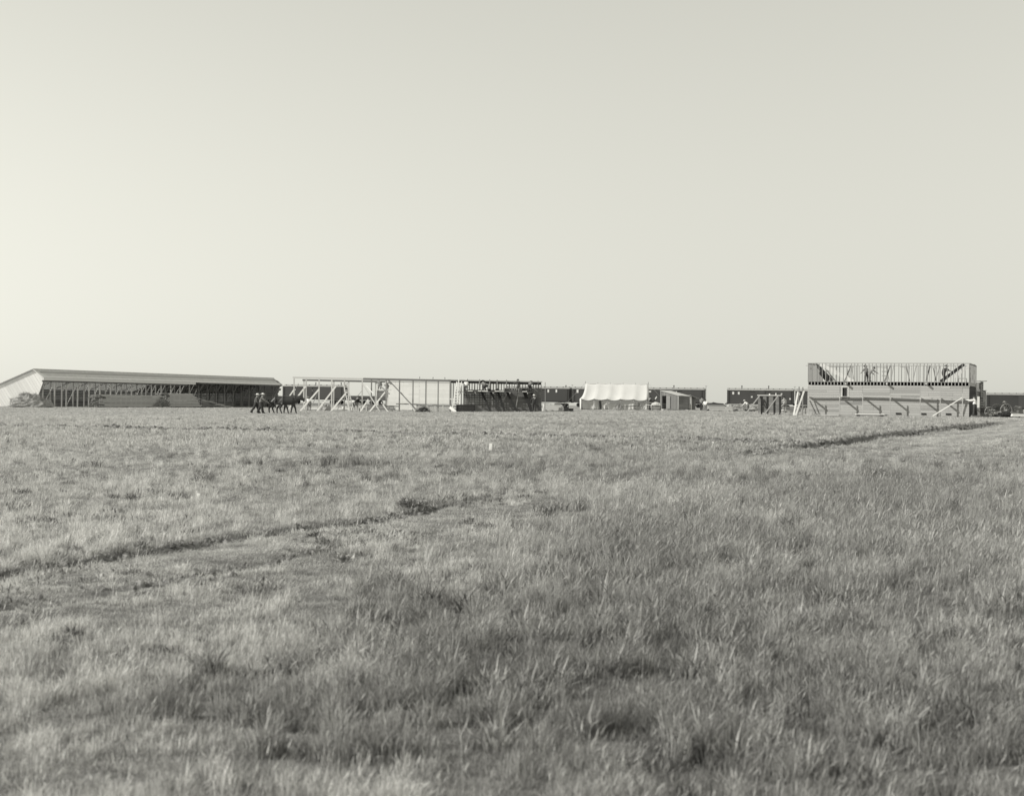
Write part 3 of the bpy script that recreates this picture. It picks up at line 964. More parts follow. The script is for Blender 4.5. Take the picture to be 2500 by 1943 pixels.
# dark sheathed part of the near wall
a_, b_ = fx(1100), fx(1321)
L_ = (b_ - a_).length
wall = beam('header', (a_.x, a_.y, ftop(a_) - 0.13), (b_.x, b_.y, ftop(b_) - 0.13), 0.1, 0.26, M['black'], frame)
p0, p1 = fp(1094, 926, .06), fp(1324, 933, .06)
beam('light_rail', Vector((p0.x, p0.y, ftop(p0) + 0.06)), Vector((p1.x, p1.y, ftop(p1) + 0.06)), 0.12, 0.07, M['grey'], wall)
ns = int(L_ / 0.27)
for k in range(ns + 1):
    q = a_ + FD * (k * L_ / ns)
    beam('stud', (q.x, q.y, q.z - 0.1), (q.x, q.y, ftop(q) - 0.26), 0.1, 0.085 + 0.05 * random.random(), M['grey'], wall, up=FD)
bd = 0.235
for k in range(12):
    z0 = 0.62 + k * bd
    s0 = L_ * 0.14 if k < 10 else L_ * 0.77
    if z0 + bd > 3.42: break
    s = s0
    while s < L_ - 0.1:
        l = min(random.choice((2.0, 3.0, 3.6)), L_ - s)
        p = Vector((a_.x, a_.y, z0 + bd / 2)) + FD * s + FN * (0.07 + random.uniform(0, 0.012))
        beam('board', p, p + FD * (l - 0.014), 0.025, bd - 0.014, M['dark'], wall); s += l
for px in (1120, 1141, 1170, 1195, 1213, 1236, 1262, 1313):
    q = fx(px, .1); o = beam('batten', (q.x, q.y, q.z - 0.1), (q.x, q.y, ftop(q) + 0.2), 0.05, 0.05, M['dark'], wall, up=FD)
for px in (1170, 1195, 1213, 1236, 1262):
    q = fx(px, .16); beam('batten_top', (q.x, q.y, ftop(q) - 0.7), (q.x, q.y, ftop(q) + 0.16), 0.06, 0.1, M['grey'], wall, up=FD)
for x0, y0, x1, y1, wd in [(1174, 953, 1199, 1006, .22), (1194, 949, 1224, 1005, .2), (1213, 949, 1233, 1004, .24), (1234, 950, 1263, 1004, .22), (1277, 950, 1299, 1005, .32), (1297, 958, 1320, 1005, .22)]:
    brace(x0, y0, x1, y1, wd, 'black', .2, .8, frame, 'prop')
brace(1267, 950, 1258, 986, .1, 'grey', .5, .6, frame); brace(1238, 962, 1228, 978, .05, 'grey', .5, .5, frame)
# end wall stub turned away at the right end
q = fx(1318); r2 = q - FN * 9
for k in range(11):
    z = 0.8 + k * 0.24
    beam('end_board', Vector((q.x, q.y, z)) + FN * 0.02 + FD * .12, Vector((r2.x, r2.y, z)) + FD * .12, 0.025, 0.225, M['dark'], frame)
# scaffold plank along the dark wall
scaf = thing('scaffold', fx(1200, .8), 'plank scaffold along the dark sheathed wall of the barn', 'scaffold')
zS = fp(1200, 957, .6).z
for i, (x0, x1) in enumerate(((1118, 1182), (1178, 1244), (1240, 1300))):
    a, b = fp(x0, 957, .55), fp(x1, 957, .55); a.z = b.z = zS + 0.045 * (i % 2)
    beam('plank', a, b, 0.5, 0.045, M['plank'], scaf)
for px in (1126, 1160, 1204, 1245, 1288):
    a, b = fp(px, 958, .14), fp(px, 958, 1.0); a.z = b.z = zS - 0.09
    bk = beam('bracket', a, b, 0.09, 0.12, M['fresh'], scaf)
for px, py, w_ in ((1148, 957, .5), (1171, 956, .35), (1184, 957, .6), (1214, 957, .5), (1226, 956, .4), (1281, 957, .5)):
    a = fp(px, py, .7); a.z = zS + 0.09
    tag(beam('board_offcut', a - FD * w_ / 2, a + FD * w_ / 2, 0.3, 0.08, M['pale']), {1148: 'pale board end at the left of the scaffold', 1171: 'small pale offcut second from left on the scaffold', 1184: 'broad pale board third from left on the scaffold', 1214: 'pale board in the middle of the scaffold', 1226: 'short pale board right of the scaffold middle', 1281: 'pale board at the right end of the scaffold'}[px], 'board')


def on_scaffold(px, off=.62):
    q = fp(px, 957, off); q.z = zS + 0.07; return q


BACK = 0.0
person(on_scaffold(1138), BACK, 'man in white shirt kneeling at the left end of the scaffold', lean=.5, arms=((.9, .5), (.8, .4)), legs=((1.4, 1.9), (.5, 1.7)), shirt='shirt_w', trousers='trous_g', hat='hat_l', height=1.4)
person(on_scaffold(1186), BACK + .6, 'man in grey shirt crouched near the middle of the scaffold', lean=.9, arms=((1.2, .3), (1.0, .3)), legs=((1.6, 2.0), (1.3, 2.0)), shirt='shirt_g', trousers='trous_d', hat='hat_d', height=1.65)
person(on_scaffold(1266), .5, 'man in dark vest standing on the scaffold with light sleeves', lean=.25, arms=((1.0, .8), (.5, .9)), legs=((.9, 1.3), (.6, 1.1)), shirt='shirt_d', trousers='trous_g', hat='hat_d', height=1.32)
person(on_scaffold(1293), -.3, 'man in grey shirt and dark trousers bending at the right end of the scaffold', lean=.9, arms=((.7, .5), (.9, .4)), legs=((.9, 1.4), (.7, 1.3)), shirt='shirt_g', trousers='trous_d', hat='hat_l', height=1.4)
q = fx(1304, 1.3)
person(q, .2, 'man in dark clothes standing on the ground below the scaffold end', lean=.1, arms=((.6, .8), (1.4, .6)), legs=((.1, .1), (-.1, .1)), shirt='shirt_d', trousers='trous_d', hat='hat_l', height=1.72)


def ladder(pl0, pl1, pr0, pr1, n, m, label, wd=.09):
    t = thing('ladder', (pl1 + pr1) / 2, label, 'ladder', 'ladders')
    a = beam('rail', pl0, pl1, wd, wd * .6, M[m], t, up=FN); beam('rail', pr0, pr1, wd, wd * .6, M[m], t, up=FN)
    for k in range(n):
        u = (k + .5) / n
        beam('rung', pl0.lerp(pl1, u), pr0.lerp(pr1, u), .06, .08, M[m], t)
    return t


def lp_(px, py, off):
    q = fp(px, py, off)
    if py > 985: q.z = gz(q.x, q.y) - .03
    return q


ladder(lp_(1115, 932, .25), lp_(1103, 1004, 1.2), lp_(1127, 932, .25), lp_(1119, 1004, 1.2), 11, 'white', 'pale ladder leaning where the white boards meet the dark wall')
ladder(lp_(838, 935, .3), lp_(853, 1005, 1.0), lp_(846, 935, .3), lp_(865, 1003, 1.0), 10, 'fresh', 'tall ladder leaning among the open posts of the frame')
q = lp_(1117, 928, .4)
tag(beam('pole', lp_(1120, 925, .5), lp_(1117, 1003, .9), .1, .1, M['pale'], up=FN), 'thin pale pole standing beside the leaning ladder', 'pole')
tag(beam('loose_plank', lp_(1098, 989, 1.4) + Vector((0, 0, .5)), lp_(1113, 1003, 1.6), .28, .05, M['white'], up=FN), 'short pale plank propped at the foot of the ladder', 'plank')


def crate(px0, px1, py0, off, depth, m, label, name='crate'):
    a, b = fx(px0, off), fx(px1, off); top = fp((px0 + px1) / 2, py0, off).z
    c = (a + b) / 2; zb = min(a.z, b.z) - .03; h = top - zb
    t = thing(name, c, label, 'crate')
    n = max(2, int(h / .22)); L = (b - a).length
    for k in range(n):
        z = zb + (k + .5) * h / n
        beam('side_board', Vector((a.x, a.y, z)), Vector((b.x, b.y, z)), .03, h / n - .012, M[m], t)
        beam('side_board', Vector((a.x, a.y, z)) - FN * depth, Vector((b.x, b.y, z)) - FN * depth, .03, h / n - .012, M[m], t)
        for e in (a + FD * .02, b - FD * .02):
            beam('end_board', Vector((e.x, e.y, z)) - FN * .03, Vector((e.x, e.y, z)) - FN * (depth - .03), .03, h / n - .012, M[m], t)
    for e in (a + FD * .06, b - FD * .06):
        beam('corner_post', Vector((e.x, e.y, zb)) + FN * .03, Vector((e.x, e.y, top)) + FN * .03, .08, .03, M[m], t, up=FN)
    beam('lid', Vector((a.x, a.y, top + .012)) - FN * depth / 2, Vector((b.x, b.y, top + .012)) - FN * depth / 2, depth, .025, M[m], t)
    return t


crate(1114, 1160, 988.5, 1.9, 1.0, 'black', 'large black tool box on the grass before the dark wall')
crate(1164, 1177, 992, 1.7, .6, 'dark', 'small dark box right of the large black tool box')


def brush(px0, px1, py0, D, m, label, name='brush_heap', blades=900):
    a = GP(px0, D); b = GP(px1, D); c = (a + b) / 2; c.z = gz(c.x, c.y)
    return mound(name, c, (b - a).length / 2, .8, P(px0, py0, D).z - c.z, M[m], label, 'brush heap', .4, blades, int(px0))


brush(1018, 1050, 993, F / 24.6, 'black', 'black heap of tar paper and scraps before the white boards', 'scrap_heap', 300)

# people and gear inside the open frame
q = fx(868, -.5)
person(q, -.9, 'man in dark vest and hat seated on a sawhorse among the open posts', lean=.45, arms=((.7, .5), (.5, .7)), legs=((1.1, 1.1), (.7, .6)), shirt='shirt_d', trousers='trous_g', hat='hat_d', height=1.7)
person(fx(858, -1.5), -1.2, 'man in white shirt stooping low left of the seated man', lean=1.1, arms=((.6, .4), (.9, .2)), legs=((.9, 1.3), (.5, 1.0)), shirt='shirt_w', trousers='trous_g', hat='hat_l', height=1.65)
person(fx(756, -2), .6, 'man in grey clothes bent down behind the first posts', lean=.9, arms=((.5, .3), (.7, .2)), legs=((.6, .8), (.3, .6)), shirt='shirt_w', trousers='trous_g', hat='hat_l', height=1.68)


def sawhorse(c, d, label, L=1.1, h=.65, m='pale'):
    d = Vector(d).normalized(); n = Vector((-d.y, d.x, 0)); t = thing('sawhorse', c, label, 'sawhorse', 'sawhorses')
    beam('top_rail', c - d * L / 2 + Vector((0, 0, h)), c + d * L / 2 + Vector((0, 0, h)), .12, .1, M[m], t)
    for s in (-1, 1):
        for k in (-1, 1):
            beam('leg', c + d * s * L * .38 + n * k * .05 + Vector((0, 0, h - .04)), c + d * s * L * .42 + n * k * .32 + Vector((0, 0, -.04)), .08, .05, M[m], t)


sawhorse(fx(885, .5), FD, 'pale sawhorse between the seated man and the middle post', 1.0, .6, 'fresh')
sawhorse(fx(848, -1.0), FD, 'pale sawhorse at the foot of the tall ladder', 1.2, .45)
q = fx(793, -6); mound('earth_heap', q, .85, .8, .7, M['earth'], 'rounded heap of earth behind the open posts', 'earth heap', .25, 0, 8)
q = fx(800, -9)
stack('lumber_stack', q, FD, 5.2, 1.0, .3, 'low pale lumber laid out beyond the open posts', material='pale', bh=.08, bw=.3)
q = fx(926, -4)
stack('lumber_stack', q, FD, 3.5, 1.0, .55, 'grey lumber on the ground behind the crossing braces', material='grey', bh=.08, bw=.3)
# staging with two men inside the frame
st = thing('staging', fx(931, -6), 'tall staging with a dark boarded front inside the frame, men on top', 'scaffold')
a_, b_ = fx(920, -6), fx(944, -6); zt = fp(931, 951, -6).z; zb = fp(931, 978, -6).z
for q in (a_, b_, a_ - FN * 1.2, b_ - FN * 1.2):
    beam('leg', (q.x, q.y, gz(q.x, q.y) - .1), (q.x, q.y, zt), .1, .1, M['pale'], st, up=FD)
nbb = 6
for k in range(nbb):
    z = zb + (k + .5) * (zt - .12 - zb) / nbb
    beam('front_board', Vector((a_.x, a_.y, z)) + FN * .06, Vector((b_.x, b_.y, z)) + FN * .06, .025, (zt - .12 - zb) / nbb - .012, M['dark'], st)
for k in range(4):
    o_ = -FN * (k * .32 + .1); beam('deck_plank', Vector((a_.x, a_.y, zt)) + o_ - FD * .2, Vector((b_.x, b_.y, zt)) + o_ + FD * .4, .3, .05, M['pale'], st)
q = (a_ * .7 + b_ * .3) - FN * .6; q.z = zt + .03
person(q, .4, 'man in grey shirt squatting on the staging, left of the pair', lean=.75, arms=((1.0, .4), (.8, .5)), legs=((1.7, 2.2), (1.5, 2.2)), shirt='shirt_g', trousers='trous_g', hat='hat_d', height=1.66)
q = (a_ * .15 + b_ * .85) - FN * .6; q.z = zt + .03
person(q, -.4, 'man in pale shirt squatting on the staging, right of the pair', lean=.8, arms=((1.2, .3), (.9, .5)), legs=((1.7, 2.2), (1.5, 2.2)), shirt='shirt_m', trousers='trous_g', hat='hat_d', height=1.66)

# ------------------------------------------------------------------ clutter between the barn and the tent
def at(px, py, D):
    q = P(px, py, D); return q


def ground_at(px, D):
    return GP(px, D)


XA = Vector((1, 0, 0)); YA = Vector((0, 1, 0))
Dm = F / 22
q = GP(1331, Dm); tag(beam('pole', Vector((q.x, q.y, q.z - .1)), at(1331, 933, Dm), .07, .07, M['grey'], up=YA), 'lone upright pole right of the dark barn wall', 'pole')
q = GP(1349, Dm + 8)
stack('lumber_stack', q, XA, 1.9, 1.1, .78, 'short pale lumber stack right of the lone pole', material='fresh', bh=.09, bw=.3, ragged=.1)
t = thing('work_bench', GP(1356, Dm + 10), 'long trestle bench beside the lone pole, boards on top', 'bench')
for k in range(3):
    a, b = at(1322, 983.5, Dm + 10), at(1392, 985, Dm + 10); b.z = a.z
    beam('top_board', a + YA * k * .3, b + YA * k * .3, .28, .06, M['fresh'], t)
for px in (1328, 1345, 1368, 1388):
    a = at(px, 984.5, Dm + 10); q = GP(px, Dm + 10)
    beam('leg', Vector((a.x, a.y + .3, a.z - .05)), Vector((q.x, q.y + .3, q.z - .08)), .09, .09, M['grey'], t, up=YA)
for x0, y0, x1, y1, lab in [(1322, 985, 1318, 1003, 'short pale stick leaning left of the lone pole foot'), (1327, 986, 1325, 1002, 'short pale stick leaning against the lone pole foot')]:
    a = at(x0, y0, Dm - 1); b = GP(x1, Dm - 1.4); tag(beam('stick', a, b, .1, .06, M['pale'], up=YA), lab, 'stick')


def boxy(px0, px1, py0, D, depth, m, label, name='crate', open_top=True):
    a, b = GP(px0, D), GP(px1, D); c = (a + b) / 2; top = at((px0 + px1) / 2, py0, D).z; h = top - c.z
    t = thing(name, c, label, 'crate')
    w = (b - a).length
    for k in range(2):
        z = c.z + h * (.25 + .5 * k)
        for y in (0, depth):
            beam('side_board', Vector((c.x - w / 2, D + y, z)), Vector((c.x + w / 2, D + y, z)), .03, h * .48, M[m], t)
        for x in (-w / 2 + .03, w / 2 - .03):
            beam('end_board', Vector((c.x + x, D + .02, z)), Vector((c.x + x, D + depth - .02, z)), .03, h * .48, M[m], t)
    beam('bottom', Vector((c.x - w / 2, D + depth / 2, c.z + .03)), Vector((c.x + w / 2, D + depth / 2, c.z + .03)), depth - .06, .03, M[m], t)
    return t


boxy(1376, 1388, 993, Dm - 2, .6, 'black', 'black open crate on the grass left of the tent')
boxy(1389, 1400, 997, Dm - 3, .6, 'black', 'lower black crate beside the black crate left of the tent')
boxy(1364, 1374, 995, Dm, .5, 'dark', 'dark box between the lumber and the black crates')


def cart_wheel(name, c, r, axis, m, parent, nsp=12, rim=.05):
    axis = Vector(axis).normalized(); u = axis.cross(Vector((0, 0, 1))).normalized(); v = Vector((0, 0, 1))
    pts = [c + (u * math.cos(2 * math.pi * k / 28) + v * math.sin(2 * math.pi * k / 28)) * (r - rim * .5) for k in range(29)]
    vs, fs = tube_data(pts, rim * .62, 6)
    w = mesh_obj(name, vs, fs, M[m], parent)
    hb = tube('hub', [c - axis * .13, c - axis * .06, c + axis * .06, c + axis * .13], [.05, .09, .09, .05], M[m], w, 8)
    for k in range(nsp):
        t = 2 * math.pi * k / nsp
        d = u * math.cos(t) + v * math.sin(t)
        beam('spoke', c + d * .07, c + d * (r - rim * .7), .032, .032, M[m], w, up=axis)
    return w


# ------------------------------------------------------------------ the wall tent
def build_tent():
    D = F / 18.2
    def col(px, py, dd=0): return P(px, py, D + dd)
    rx = [1429, 1459, 1489.5, 1520.5, 1551, 1582]; ex = [1417, 1447.5, 1479.5, 1511, 1543, 1575.5]
    base = GP(1497, D); gb = base.z
    t = thing('wall_tent', base, 'large white wall tent with five scalloped bays', 'tent')
    rz_ = col(1500, 936.5).z; ez = col(1497, 974.5).z
    half = 2.6
    nb = 5; sub = 6; rows = 8
    def X(px, y): return (px - CX) / F * y
    V, Fc = [], []
    for side in (-1, 1):
        off = len(V)
        for i in range(nb * sub + 1):
            b = min(i // sub, nb - 1); u = (i - b * sub) / sub
            xr = X(rx[b] + (rx[b + 1] - rx[b]) * u, D); xe = X(ex[b] + (ex[b + 1] - ex[b]) * u, D)
            sag = math.sin(math.pi * u) * (1.0, .55, .8, .35, .65)[b]
            for r in range(rows + 1):
                k = r / rows
                z = rz_ + (ez - rz_) * (k + 0.22 * math.sin(math.pi * k) * (0.75 + .1 * sag)) - sag * (.035 + .012 * b + .20 * k ** 4 + .03 * math.sin(math.pi * k))
                xx = xr + (xe - xr) * (k ** 1.6)
                y = D + side * half * k
                V.append(Vector((xx, y - side * .06 * sag, z)))
        for i in range(nb * sub):
            for r in range(rows):
                a = off + i * (rows + 1) + r
                Fc.append((a, a + 1, a + rows + 2, a + rows + 1) if side < 0 else (a, a + rows + 1, a + rows + 2, a + 1))
    ro = mesh_obj('roof_canvas', V, Fc, M['canvas'], t, True)
    md = ro.modifiers.new('thick', 'SOLIDIFY'); md.thickness = .012
    # side walls, hanging in folds
    for side in (-1, 1):
        V, Fc = [], []
        n = 60
        for i in range(n + 1):
            s = i / n * nb; b = min(int(s), nb - 1); u = s - b
            xe = X(ex[b] + (ex[b + 1] - ex[b]) * u, D); sag = math.sin(math.pi * u) * (1.0, .55, .8, .35, .65)[b]
            for r in range(7):
                k = r / 6
                z = (ez - sag * .28 - .04) * (1 - k) + (gb - .02 + .03 * random.random()) * k
                y = D + side * (half - .20 - .32 * sag * k + .07 * math.sin(i * 1.7 + k * 2) * k - .22 * math.sin(math.pi * k) * sag)
                V.append(Vector((xe + k * (.22 if i < 20 else .1), y, z)))
        for i in range(n):
            for r in range(6):
                a = i * 7 + r; Fc.append((a, a + 1, a + 8, a + 7))
        mesh_obj('side_wall', V, Fc, M['canvas'], t, True).modifiers.new('thick', 'SOLIDIFY').thickness = .01
    # end walls
    for px_r, px_e, nm in ((rx[0], ex[0], 'l'), (rx[-1], ex[-1] + 2, 'r')):
        V, Fc = [], []
        n = 16
        for i in range(n + 1):
            s = -1 + 2 * i / n; k = abs(s)
            zt = rz_ + (ez - rz_) * (k + 0.2 * math.sin(math.pi * k))
            xt = X(px_r, D) + (X(px_e, D) - X(px_r, D)) * k ** 1.6 * (1 if s < 0 else 1)
            bul = (.30 if nm == 'r' else -.05) * (1 - k)
            for r in range(6):
                q = r / 5
                V.append(Vector((xt + bul * q + .06 * math.sin(i * 2.1) * q, D + s * (half - .1), zt * (1 - q) + (gb - .03) * q)))
        for i in range(n):
            for r in range(5):
                a = i * 6 + r; Fc.append((a, a + 1, a + 7, a + 6))
        mesh_obj('end_wall', V, Fc, M['canvas'], t, True).modifiers.new('thick', 'SOLIDIFY').thickness = .01
    for i, px in enumerate(rx):
        tube('pole', [Vector((X(px, D), D, gb - .1)), Vector((X(px, D), D, rz_ + (.28 if i in (0, 5) else .1)))], .04, M['grey'], t, 6)
    for i, px in enumerate(ex):
        x = X(px, D)
        tube('wall_pole', [Vector((x, D - half + .05, gb - .1)), Vector((x, D - half + .05, ez + .06))], .03, M['grey'], t, 5)
        st = beam('peg', Vector((x, D - half - 1.5, gb - .1)), Vector((x - .05, D - half - 1.55, gb + .2)), .05, .05, M['plank'], t)
        tube('guy_rope', [Vector((x, D - half + .04, ez)), Vector((x, D - half - 1.5, gb + .12))], .012, M['grey'], t, 4)
    for px, dx in ((rx[0], -1), (rx[-1], 1)):
        tube('guy_rope', [Vector((X(px, D), D, rz_ + .1)), Vector((X(px, D) + dx * 3.2, D, gb + .05))], .012, M['grey'], t, 4)
    # an opening flap in the second bay
    xa = X(1464, D)
    beam('flap_gap', Vector((xa, D - half + .0, gb)), Vector((xa - .1, D - half + .02, ez - .25)), .28, .04, M['black'], t, up=YA)


build_tent()


# ------------------------------------------------------------------ farm wagon before the tent
def wagon(c, d, label, r1, r2, L, m='grey', box_h=.35, bed=True, bedlen=None, lumber=True):
    d = Vector(d).normalized(); n = Vector((-d.y, d.x, 0))
    t = thing('farm_wagon', c, label, 'wagon')
    G = lambda p: gz(p.x, p.y)
    tr = .72
    for s, r in ((-1, r1), (1, r2)):
        ax = c + d * s * L / 2
        z = G(ax) + r
        a_ = beam('axle', Vector((ax.x, ax.y, z)) - n * tr, Vector((ax.x, ax.y, z)) + n * tr, .11, .11, M[m], t)
        beam('bolster', Vector((ax.x, ax.y, z + .2)) - n * .6, Vector((ax.x, ax.y, z + .2)) + n * .6, .12, .28, M[m], a_)
        for k in (-1, 1):
            cart_wheel('wheel', Vector((ax.x, ax.y, z)) + n * k * tr, r, n, m, t, 12, .055)
    zr = G(c) + max(r1, r2) + .34
    rp = c + d * (-L / 2); beam('reach', Vector((rp.x, rp.y, G(rp) + r1)), Vector((*(c + d * L / 2).xy, G(c) + r2)), .1, .1, M[m], t)
    if bed:
        bl = bedlen or L + 1.4
        b0 = Vector((c.x, c.y, zr)); bd = beam('bed', b0 - d * bl / 2, b0 + d * bl / 2, 1.0, .06, M[m], t)
        for k in (-1, 1):
            beam('side_board', b0 - d * bl / 2 + n * k * .5 + Vector((0, 0, box_h / 2)), b0 + d * bl / 2 + n * k * .5 + Vector((0, 0, box_h / 2)), .035, box_h, M[m], bd)
    return t, zr, d, n


Dw = F / 20
q = (GP(1513, Dw) + GP(1562, Dw)) / 2; q.z = gz(q.x, q.y)
wg, zr, d_, n_ = wagon(q, XA + YA * .12, 'pale farm wagon with long reach standing before the white tent', .44, .58, (GP(1562, Dw) - GP(1513, Dw)).length, 'grey', .12, True, 5.2)
beam('tongue', P(1509, 997, Dw), GP(1484, Dw - .2) + Vector((0, 0, .1)), .09, .08, M['fresh'], wg)
t = thing('trestle_table', GP(1593, Dw + 3), 'pale plank table between the wagon and the small shed', 'table')
a, b = P(1576, 988.5, Dw + 3), P(1612, 990, Dw + 3); b.z = a.z
for k in range(3): beam('top_board', a + YA * k * .3, b + YA * k * .3, .28, .07, M['pale'], t)
for px in (1580, 1594, 1608):
    u = P(px, 989, Dw + 3); v = GP(px, Dw + 3); beam('leg', Vector((u.x, u.y + .3, a.z - .05)), Vector((u.x, u.y + .3, v.z - .08)), .09, .09, M['grey'], t, up=YA)
beam('lower_shelf', P(1590, 995, Dw + 3.3), P(1611, 995, Dw + 3.3), .5, .12, M['pale'], t)
a = P(1593, 980.5, Dw + 8)
t = thing('canvas_bundle', GP(1602, Dw + 6), 'white canvas bundle stacked on the boards beside the small shed', 'bundle')
gq = GP(1602, Dw + 6)
vz = P(1602, 979, Dw + 6).z
box('support_box', Vector((gq.x, gq.y, (gq.z + vz - .5) / 2)), (1.2, .8, vz - .5 - gq.z), M['grey'], t)
mo = mound('canvas', Vector((gq.x, gq.y, vz - .5)), .6, .5, .42, M['canvas'], '', None, .3, 0, 21); adopt(mo, t)
tag(beam('pole', P(1598, 974, Dw + 9), Vector((*P(1588, 990, Dw + 9).xy, GP(1588, Dw + 9).z)), .12, .12, M['black'], up=YA), 'dark slanted post rising behind the plank table', 'post')
tag(beam('loose_plank', P(1603.5, 968, Dw + 9), P(1599, 974.5, Dw + 9) - Vector((0, 0, 1.3)) * 0 , .12, .05, M['white'], up=YA), 'short white board end on the slanted post', 'plank')
person(GP(1586, Dw + 5), -1.2, 'dark figure standing at the right end of the white tent', lean=.1, arms=((.4, .6), (.5, .7)), legs=((.1, .05), (-.1, .1)), shirt='shirt_d', trousers='trous_d', hat='hat_d', height=1.72)

# ------------------------------------------------------------------ small shed and the privy beside it
def build_small_shed():
    D = F / 18.9
    p1 = GP(1613, D + 1.9); p2 = GP(1656, D); p3 = GP(1681, D + 3.0)
    zg = min(p1.z, p2.z, p3.z) - .05
    p1.z = p2.z = p3.z = zg + .18
    p4 = p1 + (p3 - p2)
    z1 = P(1613, 954, p1.y).z; z2 = P(1656, 966.5, D).z
    u = (p2 - p1); u.z = 0; w = u.length; u.normalize(); v = (p3 - p2); v.z = 0; dl = v.length; v.normalize()
    nf = Vector((u.y, -u.x, 0)); ns = Vector((v.y, -v.x, 0))
    t = thing('small_shed', (p1 + p2) / 2, 'small board shed with slanting roof and dark doorway right of the tent', 'shed')
    # front: vertical boards with a sloping top; doorway open
    nb = 13; X0 = p1
    for k in range(nb):
        s0, s1 = w * k / nb, w * (k + 1) / nb - .012
        m0 = (s0 + s1) / 2 / w
        zt0 = z1 + (z2 - z1) * s0 / w; zt1 = z1 + (z2 - z1) * s1 / w
        zb = p1.z
        if .05 < m0 < .30: zb = P(1618, 966, D + 1.5).z
        a, b = p1 + u * s0, p1 + u * s1
        prism('board', [Vector((a.x, a.y, zb)), Vector((b.x, b.y, zb)), Vector((b.x, b.y, zt1)), Vector((a.x, a.y, zt0))], -nf * .025, M['plank'], t)
    # hung door leaf folded back against the wall
    a = p1 + u * w * .36 + nf * .05; b = p1 + u * w * .55 + nf * .05
    lf = prism('door', [Vector((a.x, a.y, p1.z + .05)), Vector((b.x, b.y, p1.z + .05)), Vector((b.x, b.y, P(1632, 967, D + 1).z)), Vector((a.x, a.y, P(1632, 967, D + 1).z))], nf * .03, M['grey'], t)
    for zz in (.35, 1.35): beam('batten', Vector((a.x, a.y, p1.z + zz)) + nf * .04, Vector((b.x, b.y, p1.z + zz)) + nf * .04, .03, .1, M['grey'], lf)
    # right side: horizontal boards, their shade painted in with a darker colour
    n2 = 11
    for k in range(n2):
        z = p2.z + (k + .5) * (z2 - p2.z) / n2
        beam('board', Vector((p2.x, p2.y, z)), Vector((p3.x, p3.y, z)), .025, (z2 - p2.z) / n2 - .012, M['dark'], t)
        zz = p1.z + (k + .5) * (z1 - p1.z) / n2
        beam('board', Vector((p1.x, p1.y, zz)) + v * .03, Vector((p4.x, p4.y, zz)), .025, (z1 - p1.z) / n2 - .012, M['grey'], t)
        beam('board', Vector((p4.x, p4.y, z)), Vector((p3.x, p3.y, z)), .025, (z2 - p2.z) / n2 - .012, M['grey'], t)
    for q, zt in ((p1, z1), (p2, z2), (p3, z2), (p4, z1)):
        beam('corner_post', Vector((q.x, q.y, zg)), Vector((q.x, q.y, zt - .04)), .1, .1, M['grey'], t, up=u)
    ov = .12
    A = Vector((p1.x, p1.y, z1)) - u * ov - v * ov; B = Vector((p2.x, p2.y, z2)) + u * ov - v * ov
    C = Vector((p3.x, p3.y, z2)) + u * ov + v * ov; E = Vector((p4.x, p4.y, z1)) - u * ov + v * ov
    n = 12
    for k in range(n):
        k0, k1 = k / n, (k + 1) / n - .004
        prism('roof_board', [A.lerp(E, k0) + Vector((0, 0, .03)), B.lerp(C, k0) + Vector((0, 0, .03)), B.lerp(C, k1) + Vector((0, 0, .03)), A.lerp(E, k1) + Vector((0, 0, .03))], Vector((0, 0, .03)), M['fresh'], t)
    beam('sill', Vector((p1.x, p1.y, zg + .1)) , Vector((p2.x, p2.y, zg + .1)), .14, .14, M['fresh'], t)
    beam('floor', (p1 + p4) / 2 + Vector((0, 0, .05)), (p2 + p3) / 2 + Vector((0, 0, .05)), dl - .1, .05, M['black'], t)
    # low plank step in front
    beam('step', GP(1620, D - 1) + Vector((0, 0, .06)), GP(1672, D - 1) + Vector((0, 0, .06)), .5, .12, M['plank'], t)


build_small_shed()


def build_privy():
    D = F / 18.6 + 2.5
    a, b = GP(1683, D), GP(1698, D + .4); zg = a.z - .05; d = b - a; d.z = 0; w = d.length; d.normalize(); n = Vector((d.y, -d.x, 0))
    t = thing('lean_to', (a + b) / 2, 'narrow lean-to with white door post right of the small shed', 'shed')
    zt0, zt1 = P(1684, 966, D).z, P(1698, 971, D).z
    for k in range(6):
        s0, s1 = w * k / 6, w * (k + 1) / 6 - .012
        p, q = a + d * s0, a + d * s1
        prism('board', [Vector((p.x, p.y, zg)), Vector((q.x, q.y, zg)), Vector((q.x, q.y, zt0 + (zt1 - zt0) * s1 / w)), Vector((p.x, p.y, zt0 + (zt1 - zt0) * s0 / w))], -n * .025, M['grey' if k < 3 else 'plank'], t)
    q = a + d * .22 + n * .05
    beam('door_post', Vector((q.x, q.y, zg)), Vector((q.x, q.y, zt0 - .05)), .13, .06, M['white'], t, up=n)
    for p, zt in ((a, zt0), (b, zt1)):
        for k in range(8):
            z = zg + (k + .5) * (zt - zg) / 8
            beam('board', Vector((p.x, p.y, z)) - n * .03, Vector((p.x, p.y, z)) - n * 1.5, .025, (zt - zg) / 8 - .012, M['grey'], t)
    A = Vector((a.x, a.y, zt0 + .03)) - d * .1 + n * .5; B = Vector((b.x, b.y, zt1 - .12)) + d * .25 + n * .5
    for k in range(5):
        o_ = -n * (k * .42); prism('roof_board', [A + o_, B + o_, B + o_ - n * .41, A + o_ - n * .41], Vector((0, 0, .03)), M['fresh'], t)


build_privy()

